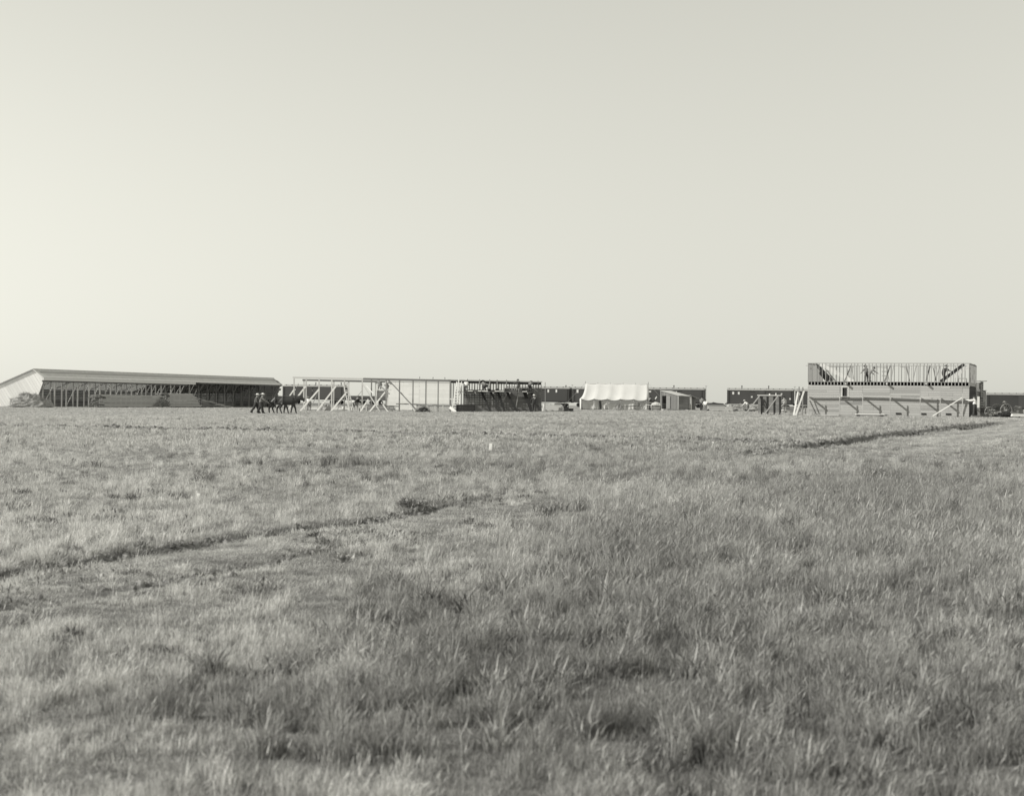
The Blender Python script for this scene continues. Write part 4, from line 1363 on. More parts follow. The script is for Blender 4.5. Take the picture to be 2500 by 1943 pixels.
# ------------------------------------------------------------------ workers, lumber and gear right of the small shed
Dn = F / 20.5
person(GP(1712, Dn + 2), -.4, 'man in dark clothes working just right of the lean-to', lean=.4, arms=((.9, .5), (.8, .4)), legs=((.4, .5), (0, .3)), shirt='shirt_g', trousers='trous_d', hat='hat_d', height=1.7)
person(GP(1722, Dn), 2.6, 'man in white shirt and grey trousers standing before the gap in the train', lean=.12, arms=((.4, .6), (.3, .8)), legs=((.05, .05), (-.05, .1)), shirt='shirt_w', trousers='trous_g', hat='hat_d', height=1.36)
tag(beam('post', P(1714, 976, Dn + 4), Vector((*P(1719, 990, Dn + 4).xy, GP(1719, Dn + 4).z)), .1, .1, M['grey'], up=YA), 'slanted grey post behind the two workers', 'post')
q = (GP(1728, Dn - 4) + GP(1789, Dn - 4)) / 2; q.z = gz(q.x, q.y)
stack('lumber_stack', q, XA, 3.0, 1.2, .5, 'low wide lumber stack on the grass before the gap in the train', material='fresh', bh=.09, bw=.3, ragged=.3)
q = (GP(1727, Dn + 4) + GP(1766, Dn + 4)) / 2; q.z = gz(q.x, q.y)
stack('lumber_stack', q, XA, 2.2, 1.0, .72, 'grey lumber stack behind the low wide stack', material='grey', bh=.09, bw=.3, ragged=.3)
for k, (px, lab) in enumerate(((1716, 'left short board leaning on the ground before the low lumber stack'), (1722.5, 'middle short board leaning on the ground before the low lumber stack'), (1729, 'right short board leaning on the ground before the low lumber stack'))):
    a = GP(px - 4, Dn - 6); b = P(px + 2, 1000, Dn - 6); tag(beam('short_board', a, b, .22, .04, M['grey' if k < 2 else 'black'], up=YA), lab, 'board')


def build_tarp():
    D = F / 15.0
    t = thing('tarpaulin_heap', GP(1750, D), 'low dark tarpaulin tent filling the gap between the boxcars', 'tarpaulin')
    pr = [(1728, 983), (1738, 982.5), (1741, 981), (1752, 983), (1764, 984), (1774, 990)]
    V, Fc = [], []
    gb = GP(1750, D).z
    for i, (px, py) in enumerate(pr):
        tp = P(px, py, D)
        for k, (dy, f) in enumerate(((-2.0, 0), (-1.2, .6), (-.3, .96), (0, 1), (.3, .96), (1.2, .6), (2.0, 0))):
            V.append(Vector((tp.x + .1 * math.sin(i * 3 + k), D + dy, gb - .05 + (tp.z - gb) * f)))
    n = 7
    for i in range(len(pr) - 1):
        for k in range(n - 1): Fc.append((i * n + k, (i + 1) * n + k, (i + 1) * n + k + 1, i * n + k + 1))
    Fc.append(tuple(range(n))); Fc.append(tuple(range(len(V) - 1, len(V) - n - 1, -1)))
    mesh_obj('tarpaulin_sheet', V, Fc, M['black'], t)
    for i, px in enumerate((1729, 1741, 1773)):
        q = GP(px, D); tube('ridge_pole', [Vector((q.x, D, q.z - .1)), Vector((q.x, D, P(px, 981, D).z))], .04, M['plank'], t, 5)


build_tarp()
q = (GP(1790, Dn) + GP(1813, Dn)) / 2; q.z = gz(q.x, q.y)
wg2, zr2, d2, n2 = wagon(q, XA - YA * .15, 'low grey wagon gear with one bright wheel left of the wall panel', .45, .45, 1.3, 'grey', .1, True, 2.0)
q = GP(1809, Dn + 6)
mound('earth_heap', q, 2.0, 1.5, .95, M['earth'], 'broad grey earth heap behind the low wagon gear', 'earth heap', .3, 0, 31)
q = GP(1840, Dn + 7)
mound('earth_heap', q, 1.3, 1.2, .9, M['earth'], 'earth heap half hidden by the propped wall panel', 'earth heap', .3, 0, 33)
person(GP(1826, Dn - 1), 1.0, 'man in white shirt bending over the low wagon gear', lean=.8, arms=((.5, .4), (.8, .3)), legs=((.3, .5), (-.1, .35)), shirt='shirt_w', trousers='trous_g', hat='hat_l', height=1.45)
a, b = GP(1818, Dn - 5), GP(1844, Dn - 5)
tag(beam('log', a + Vector((0, 0, .12)), b + Vector((0, 0, .06)), .22, .2, M['black']), 'short black log on the grass left of the wall panel', 'log')
q = GP(1796, Dn - 6); boxy(1790, 1803, 1001, Dn - 6, .4, 'black', 'small black box under the low wagon gear')

# the propped wall panel
def build_panel():
    D = F / 28.0
    p0 = GP(1850, D + .6); p1 = GP(1907, D - .2)
    d = p1 - p0; d.z = 0; w = d.length; d.normalize(); n = Vector((d.y, -d.x, 0))
    zb = P(1878, 1007.5, D).z; zt = P(1878, 966.5, D).z
    t = thing('wall_panel', (p0 + p1) / 2, 'dark boarded wall panel held upright by slanting props', 'wall panel')
    lean = -n * .18
    nb = 8; hb = (zt - zb) / nb
    for k in range(nb):
        z = zb + (k + .5) * hb; f = (k + .5) / nb
        beam('board', Vector((p0.x, p0.y, z)) + lean * f, Vector((p1.x, p1.y, z)) + lean * f, .025, hb - .01, M['plank'], t)
    for s in (.13, .38, .67, .91):
        q = p0 + d * (w * s)
        beam('stud', Vector((q.x, q.y, gz(q.x, q.y) - .08)) + n * .06 + d * .09, Vector((q.x, q.y, zt)) + n * .06 + lean, .1, .1, M['black'], t, up=d)
    beam('cap', Vector((p0.x, p0.y, zt + .05)) + lean - d * .08 + n * .03, Vector((p1.x, p1.y, zt + .05)) + lean + n * .03, .18, .07, M['fresh'], t)
    for sx, py0, ex_, dn in ((1854, 967, 1818, 1.3), (1899, 967, 1865, 1.6), (1855, 968, 1871, .15)):
        a = on_plane(sx, py0, p0 + n * .15, n); b = on_plane(ex_, 1000, p0 + n * dn, n)
        if dn > 1: b.z = gz(b.x, b.y) - .05
        else: b = on_plane(ex_, 997, p0 + n * .13, n)
        beam('prop', a, b, .1, .06, M['grey' if dn > 1 else 'black'], t, up=n)
    q = p0 + d * w * .48; beam('cap_block', Vector((q.x, q.y, zt + .08)) + lean, Vector((q.x, q.y, zt + .2)) + lean, .1, .1, M['white'], t, up=d)
    q = p0 + d * w * .75; beam('cap_stub', Vector((q.x, q.y, zt + .08)) + lean, Vector((q.x, q.y, zt + .26)) + lean, .06, .06, M['pale'], t, up=d)


build_panel()
Dp = F / 24
person(GP(1916, Dp), .9, 'man in light shirt stepping with a plank right of the wall panel', lean=.12, arms=((.9, .4), (.7, .5)), legs=((.9, .9), (-.1, .1)), shirt='shirt_m', trousers='trous_g', hat='hat_d', height=1.62)
tag(beam('loose_plank', GP(1910, Dp - 1) + Vector((0, 0, .25)), GP(1930, Dp + .5) + Vector((0, 0, .12)), .25, .05, M['pale']), 'pale plank at the feet of the stepping man', 'plank')
q = GP(1932, Dp + 6)
stack('lumber_stack', q, XA, 1.9, 1.2, .6, 'dark lumber stack behind the stepping man', material='plank', bh=.1, bw=.3, ragged=.2)

# ------------------------------------------------------------------ the two-storey frame building
BA = GP(1971, 130.0); BB = GP(2366, 125.4)
BD = BB - BA; BD.z = 0; BL = BD.length; BD.normalize()
BN = Vector((BD.y, -BD.x, 0))
BDEP = 7.0
ZB, ZW, ZJ, ZF, ZT = .78, 3.38, 3.66, 3.70, 5.24


def bp(px, py, off=0.0):
    return on_plane(px, py, BA + BN * off, BN)


def bs(px):
    """distance along the front wall for a picture column"""
    return (bp(px, 960) - BA).dot(BD)


def bw(s, off, z):
    return Vector((BA.x, BA.y, z)) + BD * s + BN * off


hb = thing('frame_building', (BA + BB) / 2, 'boarded building with open stud frame of a second storey at right', 'building')
seams = [0, bs(2050), bs(2106), bs(2173), bs(2247), bs(2296), bs(2350), BL]
w0, w1 = bs(2056), bs(2071); wz0, wz1 = bp(2063, 967.5).z, bp(2063, 945).z
NC = 13; ch_ = (ZW - ZB) / NC
for k in range(NC):
    z0 = ZB + k * ch_
    segs = []
    for i in range(len(seams) - 1):
        a, b = seams[i], seams[i + 1]
        if z0 + ch_ > wz0 + .06 and z0 < wz1 - .06 and a < w1 and b > w0:
            segs += [(a, w0), (w1, b)]
        else:
            # some courses break their joints elsewhere
            if random.random() < .35 and b - a > 1.5:
                m_ = a + (b - a) * random.uniform(.35, .65); segs += [(a, m_), (m_, b)]
            else: segs.append((a, b))
    for a, b in segs:
        if b - a < .03: continue
        o_ = random.uniform(0, .008)
        beam('board', bw(a + .006, o_, z0 + ch_ / 2), bw(b - .006, o_, z0 + ch_ / 2), .025, ch_ - .011, M['siding_d' if random.random() < .14 else 'siding'], hb)
for i in range(25):
    s = .06 + i * (BL - .12) / 24
    beam('lower_stud', bw(s, -.07, ZB - .1), bw(s, -.07, ZW - .05), .1, .05, M['fresh'], hb, up=BD)
    beam('lower_stud', bw(s, -BDEP, ZB - .3), bw(s, -BDEP, ZW - .05), .1, .05, M['fresh'], hb, up=BD)
beam('wall_plate', bw(-.02, -.06, ZW - .02), bw(BL + .02, -.06, ZW - .02), .14, .05, M['pale'], hb)
beam('wall_plate', bw(-.02, -BDEP, ZW - .02), bw(BL + .02, -BDEP, ZW - .02), .14, .05, M['pale'], hb)
win = beam('window', bw(w0 - .025, .02, (wz0 + wz1) / 2), bw(w0 + .012, .02, (wz0 + wz1) / 2), .06, wz1 - wz0 + .12, M['white'], hb)
beam('frame', bw(w1 - .012, .02, (wz0 + wz1) / 2), bw(w1 + .025, .02, (wz0 + wz1) / 2), .06, wz1 - wz0 + .12, M['white'], win)
beam('lintel', bw(w0 + .013, .02, wz1 + .035), bw(w1 - .013, .02, wz1 + .035), .06, .04, M['white'], win)
beam('sill', bw(w0 - .06, .05, wz0 - .04), bw(w1 + .06, .05, wz0 - .045), .1, .04, M['white'], win)
beam('pane', bw(w0 + .02, -.05, (wz0 + wz1) / 2), bw(w1 - .02, -.05, (wz0 + wz1) / 2), .01, wz1 - wz0, M['black'], win)
# back and side walls of the lower storey (dark, seen through openings)
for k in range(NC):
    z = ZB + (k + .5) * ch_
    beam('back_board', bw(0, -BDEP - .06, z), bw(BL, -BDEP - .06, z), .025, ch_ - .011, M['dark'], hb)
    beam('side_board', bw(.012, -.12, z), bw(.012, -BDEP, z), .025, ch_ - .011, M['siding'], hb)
    beam('side_board', bw(BL - .012, -.12, z), bw(BL - .012, -BDEP, z), .025, ch_ - .011, M['black'], hb)  # black paints in the darkness of the open end bay
# joists, floor, upper studs
NJ = 49
for i in range(NJ):
    s = .04 + i * (BL - .08) / (NJ - 1)
    beam('joist', bw(s, .0, (ZW + ZJ) / 2 + .015), bw(s, -BDEP, (ZW + ZJ) / 2 + .015), .05, ZJ - ZW - .035, M['siding'], hb)
beam('back_light_stop', bw(0, -BDEP - .03, (ZW + ZJ) / 2), bw(BL, -BDEP - .03, (ZW + ZJ) / 2), .03, ZJ - ZW, M['black'], hb)  # added black board stops light so the joist gaps stay dark
nF = 24
for i in range(nF):
    o_ = -.1 - (i + .5) * (BDEP - .15) / nF
    beam('floor_board', bw(0, o_, ZJ + .022), bw(BL, o_, ZJ + .022), (BDEP - .15) / nF - .01, .03, M['fresh'], hb)
beam('sole_plate', bw(0, -.05, ZJ + .022), bw(BL, -.05, ZJ + .022), .1, .04, M['grey'], hb)
for i in range(45):
    s = .03 + i * (BL - .06) / 44 + (random.uniform(-.05, .05) if 0 < i < 44 else 0)
    beam('stud', bw(s, -.05, ZJ + .04), bw(s, -.05, ZT - .06), .09, .05, M['grey'], hb, up=BD)
    if i % 5 not in (2,):
        beam('back_stud', bw(s + .05, -BDEP + .05, ZJ + .04), bw(s + .05, -BDEP + .05, ZT - .06), .09, .05, M['grey'], hb, up=BD)
for s in (.03, BL - .03):
    for i in range(1, 17):
        o_ = -.05 - i * (BDEP - .1) / 17
        beam('side_stud', bw(s, o_, ZJ + .04), bw(s, o_, ZT - .06), .05, .09, M['grey'], hb, up=BD)
for o_, m_ in ((-.05, 'grey'), (-BDEP + .05, 'grey')):
    beam('top_plate', bw(-.03, o_, ZT - .035), bw(BL + .03, o_, ZT - .035), .1, .06, M[m_], hb)
for s in (.03, BL - .03):
    beam('top_plate', bw(s, -.1, ZT - .03), bw(s, -BDEP + .1, ZT - .03), .1, .055, M['grey'], hb)
# let-in braces and partition braces of the upper storey
def ub(x0, y0, x1, y1, off, wd, m):
    beam('brace', bp(x0, y0, off), bp(x1, y1, off), wd, .04, M[m], hb, up=BN)


for x0, y0, x1, y1, off, wd, m in [(2003, 889, 2082, 931, -2.2, .30, 'fresh'), (1990, 888, 2032, 930, -4.5, .26, 'black'), (2001, 896, 2034, 929, -5.5, .16, 'plank'), (2001, 908, 2022, 931, -3.5, .3, 'black'), (2010, 893, 2040, 931, -4.0, .12, 'plank'),
                                   (2078, 892, 2062, 931, -.12, .09, 'plank'), (2066, 892, 2075, 930, -3.0, .07, 'grey'), (2078, 894, 2085, 928, -3.0, .07, 'grey'), (2113, 889, 2117, 905, -1.0, .08, 'plank'), (2174, 892, 2160, 931, -.12, .1, 'plank'), (2163, 892, 2171, 930, -3.0, .07, 'grey'), (2182, 893, 2175, 930, -3, .06, 'grey'),
                                   (2212, 890, 2221, 931, -.12, .07, 'grey'), (2237, 892, 2229, 930, -3.0, .06, 'grey'), (2271, 892, 2261, 930, -.12, .09, 'plank'), (2279, 899, 2285, 930, -1.0, .08, 'plank'), (2295, 893, 2284, 928, -3, .07, 'grey'),
                                   (2354, 889, 2296, 932, -2.5, .26, 'black'), (2369, 892, 2314, 932, -4.5, .22, 'fresh')]:
    ub(x0, y0, x1, y1, off, wd, m)
for x0, y0, x1, y1, off in [(2020, 895, 2085, 896, -6.8), (2136, 896, 2166, 897.5, -2), (2153, 907, 2164, 907, -2), (2153, 917, 2164, 917.5, -2), (2198, 896, 2221, 897, -6.8), (2263, 897, 2286, 897, -6.8), (2311, 905, 2322, 905, -1), (2339, 924, 2360, 924, -1.5), (2020, 905, 2040, 905.5, -6.8)]:
    beam('blocking', bp(x0, y0, off), bp(x1, y1, off), .04, .05, M['plank'], hb)
for px in (2339, 2360):
    a = bp(px, 924, -1.5); beam('trestle_leg', a, Vector((a.x, a.y, ZF)), .05, .06, M['plank'], hb, up=BD)
for x0, y0, x1, y1 in [(2074, 940, 2080, 945), (2174, 941, 2181, 946), (2270, 941, 2278, 947)]:
    q = bp(x0 - 8, 937, .0); beam('outrigger', q - BN * .3, q + BN * .42, .1, .16, M['fresh'], hb)
beam('plate_tail', bw(-.35, -1.0, ZT - .2), bw(.02, -1.0, ZT - .2), .06, .05, M['grey'], hb)
# foundation vents and skirt
for x0, x1, y0, y1 in [(2187, 2200, 1013, 1017), (2249, 2261, 1013.5, 1017.5), (2309, 2322, 1014.5, 1018)]:
    a, b = bp(x0, (y0 + y1) / 2, .05), bp(x1, (y0 + y1) / 2, .05)
    z_ = max(a.z, gz(a.x, a.y) + .22); a.z = b.z = z_
    beam('foundation_vent', a, b, .03, .13, M['black'], hb)
beam('skirt_board', bw(.0, -.04, ZB - .1), bw(BL, -.04, ZB - .1), .05, .22, M['grey'], hb)

# scaffold on the front of the building
sc = thing('scaffold', bw(BL / 2, 1.0, gz(*bw(BL / 2, 1.0, 0).xy)), 'plank scaffold with slanting props along the two-storey building front', 'scaffold')
SO = 1.02                                   # poles stand this far out from the wall
for (x0, y0), (x1, y1) in (((1972, 968.3), (2106, 968.3)), ((2100, 966.5), (2240, 971.5)), ((2232, 971.5), (2358, 976))):
    for o_ in (.24,):
        beam('walk_plank', bp(x0, y0, o_), bp(x1, y1, o_), .21, .04, M['fresh'], sc)
for px in (1974, 2050.5, 2106.5, 2173.5, 2247, 2296, 2350):
    tp = 944 if px in (2247, 2296) else 960
    a = bp(px, tp, SO); b = Vector((a.x, a.y, gz(a.x, a.y) - .1))
    po = beam('pole', a, b, .07, .07, M['siding'], sc, up=BN)
    q = bp(px, 970 + (px - 1974) * .012, SO)
    beam('outrigger', q + BN * .08, q - BN * (SO - .02), .06, .15, M['fresh'], po)
tag(beam('pole', bp(2350, 970, .3), Vector((*bp(2272, 1012, 1.5).xy, gz(*bp(2272, 1012, 1.5).xy) - .03)), .08, .07, M['pale'], up=BN), 'long pale pole slanting across the lower right of the boarded front', 'pole')

# loose timber on the ground by the front
for x0, x1, off, m_, lab in [(1963, 2048, 1.7, 'fresh', 'long plank lying at the left foot of the boarded front'), (2017, 2096, 1.2, 'grey', 'grey plank lying under the window of the boarded front'), (2088, 2160, 1.8, 'pale', 'pale plank lying under the middle of the boarded front'), (2100, 2166, 1.1, 'plank', 'dark plank against the middle foot of the boarded front')]:
    a, b = bp(x0, 1008, off), bp(x1, 1008, off)
    h_ = .16 if m_ == 'pale' else .09
    for q in (a, b): q.z = gz(q.x, q.y) + h_
    tag(beam('loose_plank', a, b, .28, .05 if m_ != 'plank' else .12, M[m_]), lab, 'plank')
    if m_ == 'pale':
        for k, q in enumerate((a.lerp(b, .1), a.lerp(b, .9))):
            tag(beam('block', Vector((q.x, q.y, q.z - .03)), Vector((q.x, q.y, q.z - .3)), .2, .25, M['black'], up=BD), 'dark block under the %s end of the pale plank by the building' % ('left', 'right')[k], 'block')
q = bp(1990, 1010, 1.4); q.z = gz(q.x, q.y); mound('scrap_heap', q, .38, .3, .22, M['black'], 'small black scrap heap at the left foot of the boarded front', 'scrap heap', .4, 60, 5)

# men on the upper floor
def up_pt(px, off):
    q = bp(px, 930, off); q.z = ZF; return q


person(up_pt(2116, -2.6), .5, 'man in grey shirt standing on the upper floor, left of the pair', lean=.35, arms=((.5, .4), (.7, .3)), legs=((.25, .3), (-.05, .1)), shirt='shirt_g', trousers='trous_d', hat='hat_d', height=1.42)
person(up_pt(2122, -2.0), -1.3, 'man on the upper floor stooping right to saw, right of the pair', lean=.75, arms=((.5, .2), (.9, .1)), legs=((.35, .4), (-.1, .15)), shirt='shirt_g', trousers='trous_g', hat='hat_d', height=1.36)
person(up_pt(2303, -1.2), -1.0, 'man in black climbing the dark stair beam on the upper floor', lean=.55, arms=((1.0, .4), (.9, .5)), legs=((.5, .6), (-.05, .2)), shirt='shirt_d', trousers='trous_d', hat='hat_d', height=1.45)

# leaning planks at the left corner
Dq = F / 29.6
grp = 'planks and poles at the left corner of the frame building'
for x0, y0, x1, y1, wd, m_, lab in [(1948, 957, 1937.5, 1012, .12, 'pale', 'broad white plank standing steeply left of the frame building, left of the pair'), (1963, 955, 1942, 1012, .12, 'pale', 'broad white plank leaning more, right of the pair left of the frame building'), (1951, 944, 1948, 1006, .09, 'grey', 'tall thin pole behind the two white planks'), (1960, 945, 1959, 1006, .09, 'grey', 'thin grey pole upright nearest the frame building corner')]:
    a = P(x0, y0, Dq + 1.2 if wd > .1 else Dq + 3); b = GP(x1, Dq if wd > .1 else Dq + 3)
    b.z -= .05
    tag(beam('leaning_plank' if wd > .1 else 'pole', a, b, wd, .05 if wd > .1 else .09, M[m_], up=YA), lab, 'plank' if wd > .1 else 'pole', grp)
t = thing('rail_fence', GP(1958, Dq + 4), 'low rail tying the poles beside the frame building', 'rail')
for y_ in (996, 989):
    beam('rail', P(1944, y_, Dq + 3.1), P(1969, y_ + .5, Dq + 3.1), .05, .1, M['fresh'], t)
for px in (1946, 1967):
    q = GP(px, Dq + 3.18); beam('post', Vector((q.x, q.y, q.z - .1)), P(px, 987, Dq + 3.18), .07, .07, M['grey'], t, up=YA)

# ------------------------------------------------------------------ rear wing and the right-hand end
def build_wing():
    D = 132.5
    t = thing('rear_wing', GP(2385, D), 'pale narrow wing with flat cap roof behind the right end of the building', 'building')
    zg = GP(2385, D).z - .1
    def quadwall(x0, x1, y0, y1, DD, m_, nb, nm='board', vert=False, rag=0.0):
        a, b = P(x0, y1, DD), P(x1, y1, DD); zt = P((x0 + x1) / 2, y0, DD).z; zb = zg if y1 > 1000 else P(x0, y1, DD).z
        for k in range(nb):
            z = zb + (k + .5) * (zt - zb) / nb
            j = random.uniform(-rag, 0)
            beam(nm, Vector((a.x + j, DD, z)), Vector((b.x, DD, z)), .025, (zt - zb) / nb - .011, M[m_], t)
    quadwall(2379, 2393, 934, 1012, D, 'siding', 16, rag=.2)
    quadwall(2367, 2380, 934, 943.5, D + .2, 'siding', 2)
    quadwall(2367, 2380, 944, 1012, D + 1.2, 'black', 10)  # black boards stand in for the shadow inside the open bay
    quadwall(2393, 2400, 932, 1012, D - .2, 'plank', 14)
    quadwall(2400, 2406, 954, 980, D - .1, 'siding', 5)
    quadwall(2400, 2406, 980, 1012, D - .1, 'grey', 5)
    a, b = P(2390.5, 930.5, D), P(2407, 930.5, D)
    beam('cap_roof', a + YA * .5, b + YA * .5, 1.6, .05, M['grey'], t)
    a, b = P(2399, 953.5, D), P(2407.5, 953.5, D)
    beam('cap_roof', a + YA * .4, b + YA * .4, 1.2, .05, M['plank'], t)
    q0, q1 = P(2396, 938, D - .45), P(2397, 968, D - .45)
    beam('light_strip', q0, q1, .1, .04, M['siding'], t, up=YA)
    for x in (2379.5, 2392, 2405):
        for dd in (.3, 2.2):
            q = P(x, 1000, D + dd); ztop = P(x, 936 if x < 2400 else 956, D + dd).z
            beam('post', Vector((q.x, q.y, zg)), Vector((q.x, q.y, ztop)), .1, .1, M['grey'], t, up=YA)
    # upper stud frame continuing to the right of the main building
    for x in (2370, 2376, 2379):
        q = P(x, 931, D - .3); beam('stud', Vector((q.x, q.y, P(x, 933, D - .3).z)), P(x, 890, D - .3), .06, .06, M['fresh'], t, up=YA)
    beam('plate', P(2366, 890, D - .3), P(2381, 890.5, D - .3), .08, .06, M['grey'], t)
    beam('rail', P(2370, 916, D - .35), P(2378, 916, D - .35), .05, .06, M['plank'], t)


build_wing()
Dr = 124.3
q = GP(2380, Dr); q.z += .1
person(q, 1.15, 'man in white shirt and dark trousers reaching to the building corner', lean=.06, arms=((1.45, .15), (1.2, .5)), legs=((.12, .1), (-.12, .1)), shirt='shirt_w', trousers='trous_d', hat='hat_d', height=1.62)
t = thing('upright_board', GP(2389, Dr + 1), 'broad white board standing behind the man at the building corner', 'board')
g_ = GP(2389, Dr + 1)
beam('board', P(2389, 968, Dr + 1), P(2388.5, 995, Dr + 1), .17, .04, M['white'], t, up=YA)
beam('stake', P(2390, 975, Dr + 1.1), Vector((*P(2390, 990, Dr + 1.1).xy, g_.z - .05)), .2, .05, M['grey'], t, up=YA)
tag(beam('block', GP(2372, Dr - .5) + Vector((0, 0, .06)), GP(2392, Dr - .5) + Vector((0, 0, .06)), .4, .2, M['dark']), 'dark timber under the feet of the man at the corner', 'timber')
Dwr = F / 30
q = (GP(2401, Dwr) + GP(2447, Dwr)) / 2; q.z = gz(q.x, q.y)
wg3, zr3, d3, n3 = wagon(q, XA + YA * .25, 'farm wagon gear with spoked wheels right of the frame building', .42, .55, (GP(2447, Dwr) - GP(2401, Dwr)).length, 'grey', .1, False)
beam('tongue', q + d3 * .8 + Vector((0, 0, .5)), q + d3 * 2.4 + Vector((0, 0, .3)), .1, .1, M['fresh'], wg3)
q = GP(2455, Dwr - 2); mound('scrap_heap', q, .75, .5, .5, M['black'], 'low black heap in front of the right-hand wagon', 'scrap heap', .5, 0, 41)
q = GP(2480, Dwr + 1); mound('scrap_heap', q, .65, .5, .85, M['dark'], 'dark heap of gear at the right edge of the picture', 'scrap heap', .5, 0, 43)
person(GP(2462, Dwr + .6), 1.4, 'man in dark clothes sitting low beside the right-hand wagon', lean=.5, arms=((.8, .5), (.6, .6)), legs=((1.5, 1.6), (1.3, 1.7)), shirt='shirt_d', trousers='trous_d', hat='hat_l', height=1.6)
stack('lumber_stack', GP(2492, Dwr - 2.5), XA, 1.6, .8, .3, 'low pale lumber at the far right edge on the dirt', material='pale', bh=.1, bw=.3)
stack('lumber_stack', GP(2428, Dwr + 4), XA, 1.4, .8, .28, 'low pale lumber between the wheels of the right-hand wagon', material='pale', bh=.1, bw=.3)

# ------------------------------------------------------------------ small markers in the field
M['paint'] = mat('white_paint', .92, .6, .02, .0)


def stake(px, py, h, wd, label):
    q = hit(px, py, g); tag(beam('survey_stake', Vector((q.x, q.y, q.z - .1)), Vector((q.x + .01, q.y, q.z + h)), wd, wd * .6, M['paint'], up=YA), label, 'stake', 'white survey stakes')


stake(1197, 1099, .21, .09, 'white survey stake in the grass below the white-boarded wall')
stake(1740, 1089, .16, .07, 'small white stake in the grass right of centre')
stake(483, 1215, .07, .045, 'tiny white stake in the grass at left, above the wheel rut')

# ------------------------------------------------------------------ prairie grass
GM = grass_material('prairie_grass', 0.44)
PROTO = bpy.data.collections.new('grass_tufts')       # holds the tuft shapes only


def tuft(name, blades, radius, hmin, hmax, wd, bend, heads=0.0, leafy=False, seed=0, drift=0.04):
    R = random.Random(seed); V, Fc, S = [], [], []
    for i in range(blades):
        a = R.uniform(0, 2 * math.pi); r = radius * math.sqrt(R.random())
        p = Vector((math.cos(a) * r, math.sin(a) * r, -0.02))
        h = R.uniform(hmin, hmax) * (1 - .35 * r / radius)
        o = Vector((math.cos(a), math.sin(a), 0)) * R.uniform(0.1, 1) * bend + Vector((drift, 0, 0)) + Vector((R.gauss(0, .2), R.gauss(0, .2), 0))
        f = R.uniform(0, 2 * math.pi); s = Vector((math.cos(f), math.sin(f), 0)) * wd * R.uniform(.6, 1.3)
        sh = R.uniform(.42, 1.42)
        m = p + o * h * .28 + Vector((0, 0, h * .55)); t = p + o * h + Vector((0, 0, h * R.uniform(.7, 1.0)))
        k = len(V)
        if leafy:
            V += [p - s * .3, p + s * .3, m - s * 2, m + s * 2, t]
        else:
            V += [p - s, p + s, m - s * .75, m + s * .75, t]
        Fc += [(k, k + 1, k + 3, k + 2), (k + 2, k + 3, k + 4)]
        S += [sh * .8, sh * .8, sh, sh, sh * 1.1]
        if R.random() < heads:
            k = len(V); d = (t - m).normalized(); e = t + d * .07
            V += [t - s * .4, t + d * .03 - s * 1.6, e, t + d * .03 + s * 1.6]; Fc.append((k, k + 1, k + 2, k + 3)); S += [1.15] * 4
    me = bpy.data.meshes.new(name); me.from_pydata([tuple(v) for v in V], [], Fc)
    at_ = me.attributes.new('shade', 'FLOAT', 'POINT'); at_.data.foreach_set('value', S)
    me.materials.append(GM)
    o = bpy.data.objects.new(name, me); PROTO.objects.link(o)
    return o


# sorted by name: the instancer picks by index in this order
tuft('tuft_a', 40, .09, .02, .07, .0020, .7, seed=1)
tuft('tuft_b', 40, .09, .03, .10, .0020, .5, seed=2)
tuft('tuft_c', 36, .075, .05, .15, .0020, .32, .04, seed=3)
tuft('tuft_d', 32, .055, .08, .21, .0020, .22, .08, seed=4)
tuft('tuft_e', 28, .045, .12, .29, .0020, .18, .2, seed=5)
tuft('tuft_f', 6, .12, .16, .46, .0018, .3, .9, seed=6)
tuft('tuft_g', 26, .08, .04, .15, .0040, .7, leafy=True, seed=7)
tuft('tuft_h', 60, .20, .04, .13, .004, .4, seed=8)      # coarse, for far away
tuft('tuft_i', 44, .09, .08, .24, .004, .22, .1, seed=9)
tuft('tuft_j', 3, .15, .05, .09, .0026, 3.2, seed=12)      # fallen straws
tuft('tuft_k', 70, .075, .16, .42, .0028, .20, .1, seed=14)      # tall rank clump
tuft('tuft_l', 46, .10, .12, .34, .0036, .45, .1, leafy=True, seed=15)


